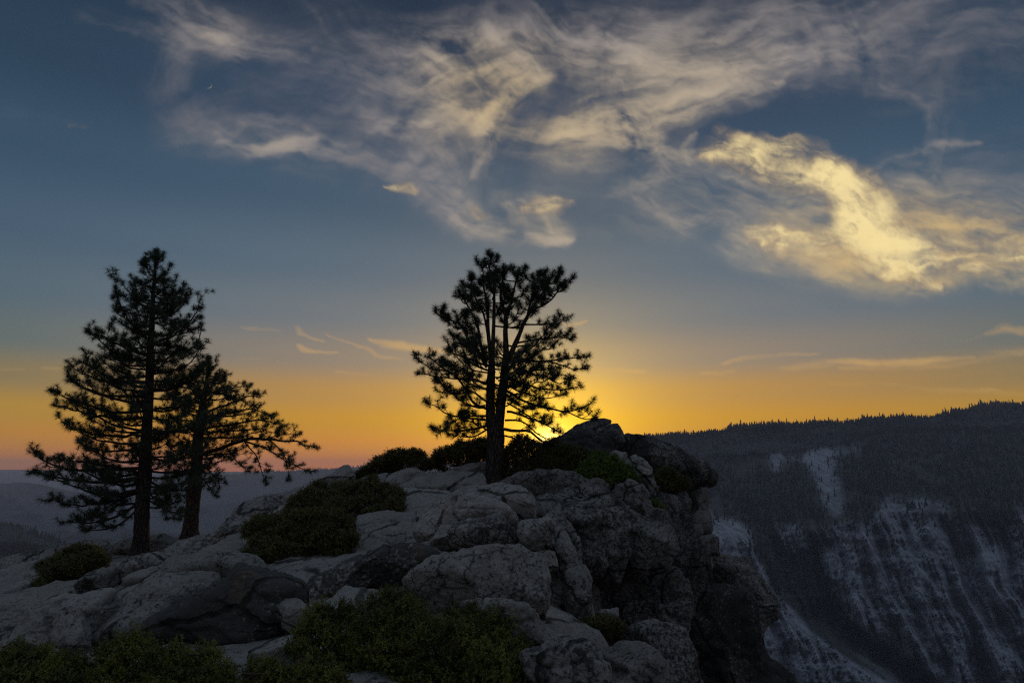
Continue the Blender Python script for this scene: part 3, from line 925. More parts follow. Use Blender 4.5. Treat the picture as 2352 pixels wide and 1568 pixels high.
rock('boulder', 'rounded block at the cliff lip below the bright green shrub', 'boulder', [(1396, 1140), (1420, 1112), (1450, 1102), (1482, 1108), (1494, 1135), (1500, 1166), (1482, 1190), (1440, 1185), (1405, 1165)], 20.6, 12, .8, lichen=.5, group=G_CLIFF, mat=M_CLIFF)
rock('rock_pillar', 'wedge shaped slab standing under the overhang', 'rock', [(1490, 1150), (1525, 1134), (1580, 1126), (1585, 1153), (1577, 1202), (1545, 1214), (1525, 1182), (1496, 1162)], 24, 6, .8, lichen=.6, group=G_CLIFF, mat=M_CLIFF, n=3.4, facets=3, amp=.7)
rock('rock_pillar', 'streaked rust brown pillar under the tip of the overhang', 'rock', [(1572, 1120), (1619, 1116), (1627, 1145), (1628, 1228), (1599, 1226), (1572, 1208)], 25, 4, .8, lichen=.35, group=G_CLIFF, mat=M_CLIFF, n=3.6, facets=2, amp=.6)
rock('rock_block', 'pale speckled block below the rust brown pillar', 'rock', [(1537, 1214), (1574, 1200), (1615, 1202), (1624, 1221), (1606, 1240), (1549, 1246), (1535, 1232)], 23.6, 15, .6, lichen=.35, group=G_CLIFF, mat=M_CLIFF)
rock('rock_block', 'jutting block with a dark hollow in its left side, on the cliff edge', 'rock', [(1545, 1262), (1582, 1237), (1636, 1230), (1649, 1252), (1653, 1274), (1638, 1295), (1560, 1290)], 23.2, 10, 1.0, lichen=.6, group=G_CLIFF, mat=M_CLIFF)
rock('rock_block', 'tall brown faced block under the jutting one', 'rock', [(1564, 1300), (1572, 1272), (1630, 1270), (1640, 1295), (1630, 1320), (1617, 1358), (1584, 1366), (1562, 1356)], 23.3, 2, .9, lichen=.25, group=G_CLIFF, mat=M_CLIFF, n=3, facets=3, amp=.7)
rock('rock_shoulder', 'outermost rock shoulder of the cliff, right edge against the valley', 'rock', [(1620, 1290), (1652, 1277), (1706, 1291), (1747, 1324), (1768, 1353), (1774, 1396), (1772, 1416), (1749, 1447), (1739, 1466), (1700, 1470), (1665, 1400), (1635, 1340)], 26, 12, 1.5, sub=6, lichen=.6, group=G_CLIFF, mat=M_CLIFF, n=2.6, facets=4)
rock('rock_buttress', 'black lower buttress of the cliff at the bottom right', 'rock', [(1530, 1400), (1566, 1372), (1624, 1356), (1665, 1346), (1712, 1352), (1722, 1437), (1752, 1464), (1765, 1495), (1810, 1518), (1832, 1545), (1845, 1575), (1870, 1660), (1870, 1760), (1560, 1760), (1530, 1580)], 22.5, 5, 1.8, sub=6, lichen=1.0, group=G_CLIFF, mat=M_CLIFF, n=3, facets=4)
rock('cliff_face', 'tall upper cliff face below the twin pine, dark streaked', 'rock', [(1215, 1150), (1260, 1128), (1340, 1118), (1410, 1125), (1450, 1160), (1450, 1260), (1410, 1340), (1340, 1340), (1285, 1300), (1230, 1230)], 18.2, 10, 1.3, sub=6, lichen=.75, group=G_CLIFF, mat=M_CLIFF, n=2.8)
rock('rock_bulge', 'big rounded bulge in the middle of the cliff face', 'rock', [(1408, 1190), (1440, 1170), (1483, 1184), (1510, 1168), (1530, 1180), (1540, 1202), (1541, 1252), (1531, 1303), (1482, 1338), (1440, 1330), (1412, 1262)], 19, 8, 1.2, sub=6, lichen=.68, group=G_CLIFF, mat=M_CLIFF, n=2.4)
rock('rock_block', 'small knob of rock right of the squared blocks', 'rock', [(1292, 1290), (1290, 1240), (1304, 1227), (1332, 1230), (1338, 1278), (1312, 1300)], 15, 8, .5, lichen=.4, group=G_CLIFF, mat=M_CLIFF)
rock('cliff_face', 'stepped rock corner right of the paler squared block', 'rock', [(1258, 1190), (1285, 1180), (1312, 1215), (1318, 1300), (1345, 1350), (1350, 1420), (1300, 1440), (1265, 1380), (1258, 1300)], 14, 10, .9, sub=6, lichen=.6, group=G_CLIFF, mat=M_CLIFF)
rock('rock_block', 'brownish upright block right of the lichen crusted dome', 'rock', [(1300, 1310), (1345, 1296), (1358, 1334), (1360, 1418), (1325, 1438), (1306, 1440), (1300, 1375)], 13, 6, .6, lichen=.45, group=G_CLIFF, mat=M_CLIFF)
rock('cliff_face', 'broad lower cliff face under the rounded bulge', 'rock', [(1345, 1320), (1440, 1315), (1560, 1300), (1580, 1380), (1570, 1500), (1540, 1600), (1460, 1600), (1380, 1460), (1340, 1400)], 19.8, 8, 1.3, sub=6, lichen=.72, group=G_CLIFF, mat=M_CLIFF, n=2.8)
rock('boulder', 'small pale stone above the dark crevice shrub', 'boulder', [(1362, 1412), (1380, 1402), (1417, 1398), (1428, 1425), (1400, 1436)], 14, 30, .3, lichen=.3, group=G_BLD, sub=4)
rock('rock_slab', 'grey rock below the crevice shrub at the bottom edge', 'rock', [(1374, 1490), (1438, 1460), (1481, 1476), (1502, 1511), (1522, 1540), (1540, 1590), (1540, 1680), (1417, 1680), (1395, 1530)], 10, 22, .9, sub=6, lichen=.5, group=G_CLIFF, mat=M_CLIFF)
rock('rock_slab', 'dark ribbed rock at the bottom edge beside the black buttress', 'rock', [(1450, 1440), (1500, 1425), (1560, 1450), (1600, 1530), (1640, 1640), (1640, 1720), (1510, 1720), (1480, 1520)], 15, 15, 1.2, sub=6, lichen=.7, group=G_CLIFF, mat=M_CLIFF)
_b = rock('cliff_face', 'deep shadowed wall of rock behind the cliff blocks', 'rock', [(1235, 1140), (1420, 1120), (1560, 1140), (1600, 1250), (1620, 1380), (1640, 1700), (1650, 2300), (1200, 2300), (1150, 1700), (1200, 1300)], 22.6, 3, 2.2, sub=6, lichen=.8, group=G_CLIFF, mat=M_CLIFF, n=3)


# ------------------------------------------------------------------ the outcrop itself (ground between the rocks)
def build_ground():
    cpts = []
    for o in ROCKS:
        cx, cy, cz = o.location
        if 'cliff' in o.name or 'buttress' in o.name or 'pillar' in o.name or 'shoulder' in o.name or 'block' in o.name or 'overhang' in o.name or 'summit' in o.name:
            continue
        if o.get('group') == G_CLIFF and 'mass' not in o.name:
            continue
        cpts.append((cx, cy, cz - .22))
    man = [(322, 1281, 26), (437, 1243, 31), (1135, 1135, 21.8), (60, 1330, 22), (150, 1320, 19.5), (700, 1200, 17), (600, 1290, 14.3), (850, 1180, 18), (640, 1540, 6.8), (300, 1560, 6.6),
           (60, 1560, 6.5), (950, 1540, 6.6), (860, 1440, 8.5), (1150, 1480, 7.6), (980, 1110, 22.5), (880, 1105, 23.2), (1060, 1092, 24.5), (1210, 1092, 23.5), (1330, 1085, 24.5), (560, 1232, 24), (390, 1262, 26)]
    for px, py, Y in man:
        p = P(px, py, Y)
        cpts.append((p[0], p[1], p[2] - .02))
    for x, y, z in [(0, 0, .25), (-3, -3, .3), (3, -4, .1), (-8, 0, .1), (-12, 5, -.1), (-20, 12, -.6), (-24, 24, -2), (0, -11, .6), (-20, -10, .3), (-2.5, 3.5, .2), (2, 3.5, .1), (0, 3, .25), (-6, 4, .1), (8, -8, 0)]:
        cpts.append((x, y, z))
    c = np.array(cpts)
    n = len(c)

    def tp(r2):
        return .5 * r2 * np.log(r2 + 1e-9)
    d2 = ((c[:, None, :2] - c[None, :, :2]) ** 2).sum(-1)
    K = tp(d2) + np.eye(n) * 1.2
    Pm = np.hstack([np.ones((n, 1)), c[:, :2]])
    Amat = np.zeros((n + 3, n + 3))
    Amat[:n, :n] = K
    Amat[:n, n:] = Pm
    Amat[n:, :n] = Pm.T
    sol = np.linalg.solve(Amat, np.concatenate([c[:, 2], np.zeros(3)]))

    def H(x, y):
        z = sol[n] + sol[n + 1] * x + sol[n + 2] * y
        for k in range(n):
            z = z + sol[k] * tp((x - c[k, 0]) ** 2 + (y - c[k, 1]) ** 2)
        return z
    xs = np.arange(-30, 17, .15)
    ys = np.arange(-14, 46, .15)
    X, Y = np.meshgrid(xs, ys)
    X, Y = X.ravel(), Y.ravel()
    Z = H(X, Y)
    Z = np.minimum(Z, 3.0)
    near = Z.copy()
    e = np.interp(Y, [-15, 0, 5, 7, 10, 12, 14, 17, 20, 23, 26, 30, 36], [5, 2.6, 1.3, .7, .6, .8, .9, 1.1, 1.5, 3.2, 4.6, 5.0, 4.0])
    yb = np.interp(X, [-30, -17, -13, -10, 0, 5, 8], [24, 26, 29, 33, 29, 28.5, 28])
    p3 = np.stack([X, Y, Z], 1)
    wob = fbm(p3 * .35, 3) * .8
    over = np.maximum(X - e + wob, 0)
    Z = Z - 3.2 * over ** 1.25
    over2 = np.maximum(Y - yb + wob * 1.5, 0)
    Z = Z - .8 * over2 ** 1.35
    Z = np.maximum(Z, -70 + fbm(p3 * .1, 2) * 5)
    q = np.stack([X, Y, Z * .6], 1)
    lay = (Z * 2.4 + fbm(q * .5, 3) * 1.6)
    fr = lay - np.floor(lay)
    Z = Z + fbm(q * .45, 3) * .14 + fbm(q * 1.9, 4) * .03 + (np.clip(fr * 6, 0, 1) - fr) * .07
    for s_, w_, d_ in ((.5, .02, .14), (1.1, .03, .07)):
        cn = gnoise((q + fbm(q * 2, 2)[:, None] * .2) * s_ + 50)
        Z -= np.exp(-(cn / w_) ** 2) * d_
    V = np.stack([X, Y, Z], 1)
    g = mk('granite_ground', V, grid_faces(len(ys), len(xs)), M_GRAN)
    g['lichen'] = .35
    tag(g, 'bare granite ground of the outcrop between the slabs', kind='structure')

    def height(x, y):
        i = np.clip(((np.asarray(y) + 14) / .15).astype(int), 0, len(ys) - 1)
        j = np.clip(((np.asarray(x) + 30) / .15).astype(int), 0, len(xs) - 1)
        return Z.reshape(len(ys), len(xs))[i, j]
    return height


GH = build_ground()
#ROCKEND


# ------------------------------------------------------------------ trees
def catmull(p, m):
    p = np.array(p, float)
    if len(p) < 3:
        t = np.linspace(0, 1, m)[:, None]
        return p[0] * (1 - t) + p[-1] * t
    q = np.vstack([2 * p[0] - p[1], p, 2 * p[-1] - p[-2]])
    out = []
    seg = len(p) - 1
    for t in np.linspace(0, seg, m):
        i = min(int(t), seg - 1)
        f = t - i
        a, b, c, d = q[i:i + 4]
        out.append(.5 * ((2 * b) + (-a + c) * f + (2 * a - 5 * b + 4 * c - d) * f * f + (-a + 3 * b - 3 * c + d) * f ** 3))
    return np.array(out)


class Tubes:
    def __init__(s):
        s.V, s.F, s.n = [], [], 0

    def add(s, pts, rad, k=6, rough=0.0, rs=None):
        pts = np.array(pts)
        m = len(pts)
        tan = np.gradient(pts, axis=0)
        tan /= np.maximum(np.linalg.norm(tan, axis=1), 1e-9)[:, None]
        ref = np.array([0.3, 1, 0.1]) if abs(tan[0][1]) < .9 else np.array([1, 0, .2])
        a = np.cross(tan, ref)
        a /= np.maximum(np.linalg.norm(a, axis=1), 1e-9)[:, None]
        b = np.cross(tan, a)
        th = np.arange(k) / k * 2 * PI
        r = np.asarray(rad, float)[:, None] * np.ones((1, k))
        if rough:
            pp = pts[:, None, :] + r[..., None] * (np.cos(th)[None, :, None] * a[:, None] + np.sin(th)[None, :, None] * b[:, None])
            pr = (pp * np.array([5, 5, 1.3])).reshape(-1, 3)
            r = r * (1 + rough * fbm(pr, 4, .6).reshape(m, k))
        pp = pts[:, None, :] + r[..., None] * (np.cos(th)[None, :, None] * a[:, None] + np.sin(th)[None, :, None] * b[:, None])
        s.V.append(pp.reshape(-1, 3))
        i = np.arange(m - 1)[:, None] * k
        j = np.arange(k)[None, :]
        j2 = (j + 1) % k
        f = np.stack([i + j, i + j2, i + k + j2, i + k + j], -1).reshape(-1, 4) + s.n
        s.F.append(f)
        s.n += m * k

    def build(s, name, mat, parent=None):
        if not s.V:
            return None
        return mk(name, np.vstack(s.V), np.vstack(s.F), mat, parent)


class Needles:
    def __init__(s, rs, L=.19, w=.011, n=46):
        s.p, s.d, s.rs, s.L, s.w, s.n = [], [], rs, L, w, n
        s.sc = []

    def add(s, p, d, sc_=1.0):
        s.p.append(p)
        s.d.append(d / max(np.linalg.norm(d), 1e-9))
        s.sc.append(sc_)

    def build(s, name, mat, parent):
        if not s.p:
            return None
        rs = s.rs
        p = np.repeat(np.array(s.p), s.n, 0)
        d = np.repeat(np.array(s.d), s.n, 0)
        k = np.repeat(np.array(s.sc), s.n)
        m = len(p)
        back = rs.uniform(0, .17, m)
        ran = rs.normal(size=(m, 3))
        ran -= (ran * d).sum(1)[:, None] * d
        ran /= np.linalg.norm(ran, axis=1)[:, None]
        ca = rs.uniform(-.05, 1.0, m)[:, None]
        ca = ca * (1 - back[:, None] * 2.5)
        dr = d * ca + ran * np.sqrt(np.clip(1 - ca ** 2, 0, 1))
        dr[:, 2] -= .06
        L = s.L * k * rs.uniform(.75, 1.1, m)
        b = p - d * (back * k)[:, None]
        side = np.cross(dr, rs.normal(size=(m, 3)))
        side /= np.maximum(np.linalg.norm(side, axis=1), 1e-9)[:, None]
        V = np.stack([b + side * s.w / 2, b - side * s.w / 2, b + dr * L[:, None]], 1).reshape(-1, 3)
        F = np.arange(m * 3).reshape(-1, 3)
        return mk(name, V, F, mat, parent, smooth=False)


UPV = np.array([0, 0, 1.0])


def make_limb(root, path, r0, rs, bark, dens=4.2, tw=.62, start=.22, needle=None, up=.5, tuft=1.0, bare=False, sec=2.6):
    """a limb: one wooden mesh with all its twigs, its needles a sub-part"""
    path = np.array(path)
    L = np.linalg.norm(np.diff(path, axis=0), axis=1).sum()
    m = max(8, int(L / .16))
    c = catmull(path, m)
    c[1:-1] += fbm(c[1:-1] * 1.7 + rs.rand() * 50, 2)[:, None] * rs.normal(size=3) * .07
    t = np.linspace(0, 1, m)
    rad = r0 * .72 * (1 - t) ** .8 + .009
    T = Tubes()
    N = Needles(rs, **(needle or {}))
    T.add(c, rad, 6)
    tan = np.gradient(c, axis=0)
    tan /= np.linalg.norm(tan, axis=1)[:, None]
    nt_ = max(3, int(L * (1 - start) * dens))
    flip = 1
    for i in range(nt_):
        f = start + (1 - start) * (i + rs.rand() * .8) / nt_
        j = min(int(f * (m - 1)), m - 1)
        p, tg = c[j], tan[j]
        side = np.cross(tg, UPV)
        if np.linalg.norm(side) < .3:
            side = rs.normal(size=3)
        side /= np.linalg.norm(side)
        flip = -flip
        d = tg * rs.uniform(.5, 1.0) + side * flip * rs.uniform(.35, 1.1) + UPV * rs.uniform(-.25, .55)
        d /= np.linalg.norm(d)
        l = tw * rs.uniform(.55, 1.15) * (1.15 - .55 * f) * min(1, .4 + L / 2.2)
        end = p + d * l + UPV * up * l * rs.uniform(.25, .8)
        mid = p + d * l * .55 + UPV * l * .03
        q = catmull([p, mid, end], 6)
        T.add(q, np.linspace(.011 + r0 * .06, .006, 6), 4)
        td = q[-1] - q[-2]
        if not bare or rs.rand() < .35:
            N.add(q[-1], td, tuft * rs.uniform(.85, 1.15))
        ns = int(sec * rs.uniform(.6, 1.4) * (l / .5)) if not bare else int(rs.rand() * 2)
        for k in range(ns):
            g = rs.uniform(.3, .9)
            a = q[min(int(g * 5), 4)]
            dd = (q[-1] - q[0]) / max(np.linalg.norm(q[-1] - q[0]), 1e-6) * .7 + rs.normal(size=3) * .55 + UPV * .25
            dd /= np.linalg.norm(dd)
            ll = rs.uniform(.14, .34) * min(1.2, l / .45)
            e = a + dd * ll + UPV * ll * .25
            T.add(catmull([a, a + dd * ll * .55, e], 4), np.linspace(.008, .005, 4), 3)
            if not bare or rs.rand() < .35:
                N.add(e, e - a + UPV * .05, tuft * rs.uniform(.75, 1.05))
    if not bare:
        N.add(c[-1], tan[-1], tuft * 1.1)
        N.add(c[-2], tan[-2] + rs.normal(size=3) * .3, tuft)
    o = T.build('branch', bark, root)
    if N.p:
        nd = N.build('needles', M_NEEDLE, o)
    return o


def px_path(pts, Y, Yt=None, sag=0):
    k = len(pts)
    Yt = Y if Yt is None else Yt
    return [P(x, y, Y + (Yt - Y) * (i / (k - 1)) if k > 1 else Y) for i, (x, y) in enumerate(pts)]


def trunk_tube(T, pts, Y, widths, Yt=None, k=20, m=60):
    p = catmull(px_path(pts, Y, Yt), m)
    w = np.interp(np.linspace(0, 1, m), np.linspace(0, 1, len(widths)), widths) * Y / FOC * .88
    w = w * (1 + .38 * np.exp(-np.arange(m) / (m * .035))) if w[0] > .2 else w
    T.add(p, w, k, rough=.16)
    return p


def top_tufts(root, rs, pts, Y, mat, **nd):
    """the leading shoot: needles and short twigs round the last of the trunk"""
    c = catmull(px_path(pts, Y), 12)
    T = Tubes()
    N = Needles(rs, **nd)
    T.add(c, np.linspace(.03, .008, 12), 5)
    for i in range(2, 12):
        for k in range(3):
            az = rs.rand() * 2 * PI
            d = np.array([math.cos(az), math.sin(az), rs.uniform(.5, 1.2)])
            d /= np.linalg.norm(d)
            l = rs.uniform(.10, .34) * (1.3 - i / 12)
            T.add([c[i], c[i] + d * l * .6, c[i] + d * l + UPV * .04], [.010, .008, .006], 3)
            N.add(c[i] + d * l + UPV * .04, d + UPV * .4, .9)
    N.add(c[-1], UPV, 1.1)
    o = T.build('leading_shoot', mat, root)
    N.build('needles', M_NEEDLE, o)


def crown_limbs(root, rs, trunk_pts, Y, envL, envR, y0, y1, n, bark, curve=.25, **kw):
    """limbs in all directions inside the silhouette given by left and right extent per height"""
    ty = [p[1] for p in trunk_pts]
    tx = [p[0] for p in trunk_pts]
    o = np.argsort(ty)
    ty, tx = np.array(ty)[o], np.array(tx)[o]
    for i in range(n):
        f = (i + rs.rand()) / n
        y = y0 + (y1 - y0) * f
        az = i * 2.4 + rs.rand() * .9
        cx, sx = math.cos(az), math.sin(az)
        ext = np.interp(y, [e[1] for e in (envR if cx > 0 else envL)], [e[0] for e in (envR if cx > 0 else envL)])
        x0 = np.interp(y, ty, tx)
        reach = abs(ext - x0) * Y / FOC * rs.uniform(.62, .95)
        reach = max(reach, .35)
        a = P(x0, y, Y)
        drop = kw.get('drop', .06)
        tip = a + np.array([cx * reach, sx * reach, reach * curve])
        mid = a + np.array([cx * reach * .5, sx * reach * .5, reach * (curve * .25 - drop)])
        k2 = {k: v for k, v in kw.items() if k != 'drop'}
        make_limb(root, [a, mid, tip], .016 + reach * .020, rs, bark, **k2)


def tree_left():
    rs = np.random.RandomState(11)
    Y = 26.0
    tp = [(322, 1284), (324, 1250), (326, 1180), (332, 1080), (338, 980), (343, 880), (347, 780), (351, 690), (356, 620), (358, 585)]
    base = P(322, 1282, Y)
    root = tag(empty('pine_tree', base), 'tallest pine, a straight cone of needles on one dark trunk at the left', 'pine tree', 'pines on the outcrop')
    T = Tubes()
    trunk_tube(T, tp, Y, [24, 19, 18, 15.5, 13, 10.5, 8, 5.5, 3.5, 1.2], k=22, m=90)
    T.build('trunk', M_BARK, root)
    kw = dict(needle=dict(L=.225, w=.011, n=60), tw=.60, dens=5.2, sec=3.2)
    L = [
        ([(356, 640), (340, 622), (330, 594)], 0), ([(355, 660), (330, 655), (306, 640)], .3), ([(346, 790), (300, 740), (268, 680), (264, 634)], -.5), ([(347, 770), (320, 730), (312, 690)], .7), ([(350, 700), (322, 690), (302, 650)], .2),
        ([(345, 820), (290, 800), (240, 775), (206, 766)], -.6), ([(344, 850), (290, 840), (250, 800), (252, 740)], .8), ([(342, 890), (260, 880), (200, 860), (160, 832)], .3),
        ([(340, 930), (260, 915), (190, 890), (158, 862)], -.9), ([(341, 900), (270, 890), (215, 850), (195, 806)], 1.0), ([(338, 960), (250, 960), (180, 945), (124, 930)], .4), ([(336, 1000), (250, 1000), (190, 990), (140, 968)], -.8), ([(337, 990), (260, 975), (200, 940), (168, 915)], -1.5),
        ([(334, 1030), (270, 1035), (220, 1030), (180, 1014)], .9), ([(331, 1075), (250, 1078), (160, 1078), (100, 1058), (80, 1036)], .2), ([(329, 1095), (240, 1108), (150, 1100), (72, 1082)], -.7), ([(330, 1085), (250, 1070), (180, 1060), (130, 1056)], -1.5),
        ([(326, 1125), (250, 1150), (180, 1160), (112, 1150)], .3), ([(325, 1150), (270, 1185), (210, 1200), (152, 1198)], .9), ([(324, 1160), (280, 1200), (240, 1215), (188, 1218)], -.7), ([(326, 1128), (270, 1150), (230, 1180), (200, 1190)], 1.8),
        ([(356, 640), (376, 630), (392, 604)], .1), ([(354, 680), (390, 672), (404, 640)], .3), ([(351, 735), (395, 720), (420, 700), (430, 676)], .4), ([(350, 790), (400, 768), (445, 730), (463, 678)], -.4), ([(347, 830), (400, 815), (450, 790), (466, 740)], .6),
        ([(346, 860), (400, 850), (440, 830), (466, 790)], -.8), ([(344, 900), (400, 890), (450, 870), (470, 830)], .8), ([(342, 940), (400, 935), (450, 915), (480, 880)], -1.0), ([(338, 995), (400, 992), (450, 988), (490, 960)], -1.4),
        ([(335, 1050), (390, 1060), (430, 1050), (470, 1030)], -1.2), ([(331, 1100), (380, 1120), (430, 1125), (470, 1115)], -.6), ([(328, 1140), (370, 1165), (410, 1180), (424, 1185)], .4), ([(329, 1125), (370, 1150), (390, 1180), (404, 1190)], -1.2), ([(332, 1080), (380, 1085), (420, 1080), (460, 1085)], 1.2),
    ]
    for pts, dy in L:
        ln = abs(pts[-1][0] - pts[0][0]) * Y / FOC
        make_limb(root, px_path(pts, Y, Y + dy * 1.3), .018 + ln * .017, rs, M_BARK, up=.45, **kw)
    top_tufts(root, rs, [(356, 628), (358, 600), (359, 577)], Y, M_BARK, **kw['needle'])
    envL = [(352, 575), (322, 600), (300, 650), (262, 700), (240, 770), (190, 830), (165, 880), (130, 940), (150, 1000), (90, 1060), (110, 1150), (190, 1220)]
    envR = [(364, 575), (392, 600), (408, 650), (452, 700), (468, 780), (470, 830), (480, 900), (490, 980), (470, 1060), (450, 1150), (410, 1200)]
    crown_limbs(root, rs, tp, Y, envL, envR, 1165, 640, 62, M_BARK, curve=.18, drop=.05, **kw)
    crown_limbs(root, rs, tp, Y, envL, envR, 900, 585, 20, M_BARK, curve=.5, drop=.03, **kw)


def tree_back():
    rs = np.random.RandomState(23)
    Y = 31.0
    tp = [(435, 1244), (438, 1200), (446, 1130), (452, 1060), (456, 1000), (464, 940), (474, 880), (478, 830)]
    root = tag(empty('pine_tree', P(436, 1243, Y)), 'flat topped pine with a reddish trunk and one long branch reaching right', 'pine tree', 'pines on the outcrop')
    T = Tubes()
    trunk_tube(T, tp, Y, [24, 18, 16.5, 15, 13, 9, 5, 2], k=22, m=80)
    T.build('trunk', M_BARK_RED, root)
    kw = dict(needle=dict(L=.21, w=.012, n=50), tw=.62, dens=5.2, sec=3.2)
    L = [
        ([(455, 1045), (509, 1028), (561, 1010), (619, 1008), (680, 1016), (728, 1030)], -.3, .13), ([(561, 1012), (610, 1030), (660, 1060), (715, 1086)], -.8, .05), ([(600, 1010), (640, 1000), (690, 996)], .3, .04), ([(560, 1012), (590, 1050), (600, 1080), (612, 1112)], .6, .04),
        ([(620, 1010), (650, 1040), (660, 1070), (665, 1100)], .2, .035), ([(520, 1026), (545, 1060), (575, 1085)], -.8, .04),
        ([(461, 960), (520, 950), (580, 940), (630, 960)], .4, .07), ([(462, 950), (520, 930), (570, 915), (596, 902)], -.4, .07), ([(464, 930), (500, 900), (540, 890), (575, 885)], .7, .06), ([(466, 920), (490, 880), (505, 852)], .2, .05), ([(474, 880), (480, 850), (476, 820)], 0, .04),
        ([(458, 985), (530, 975), (600, 965), (655, 980)], -.9, .07), ([(456, 1000), (520, 990), (590, 985), (640, 1000)], 1.1, .06), ([(452, 1060), (480, 1080), (500, 1105), (505, 1125)], -.4, .05), ([(450, 1080), (475, 1110), (490, 1135)], .5, .04), ([(455, 1020), (420, 1030), (390, 1040)], .4, .05),
        ([(452, 1070), (420, 1090), (385, 1100)], -.4, .05), ([(462, 950), (430, 930), (400, 905)], .4, .05), ([(466, 920), (440, 890), (420, 860)], -.5, .05), ([(460, 970), (420, 965), (385, 975)], -.7, .05), ([(470, 900), (510, 905), (545, 925)], -.6, .04),
        ([(450, 1090), (430, 1120), (400, 1140)], .4, .04), ([(475, 870), (500, 870), (520, 875)], .4, .03), ([(468, 910), (450, 870), (455, 845)], .5, .035), ([(452, 1050), (500, 1050), (540, 1046)], 1.0, .05),
    ]
    for pts, dy, r in L:
        make_limb(root, px_path(pts, Y, Y + dy * 1.6), r, rs, M_BARK_RED, up=.3, start=.16, **kw)
    top_tufts(root, rs, [(473, 880), (477, 850), (477, 822)], Y, M_BARK_RED, **kw['needle'])
    envL = [(440, 820), (410, 860), (385, 920), (375, 1000), (390, 1100), (420, 1140)]
    envR = [(490, 820), (540, 870), (600, 920), (640, 970), (600, 1030), (510, 1100), (490, 1140)]
    crown_limbs(root, rs, tp, Y, envL, envR, 1100, 840, 38, M_BARK_RED, curve=.15, drop=.02, **kw)


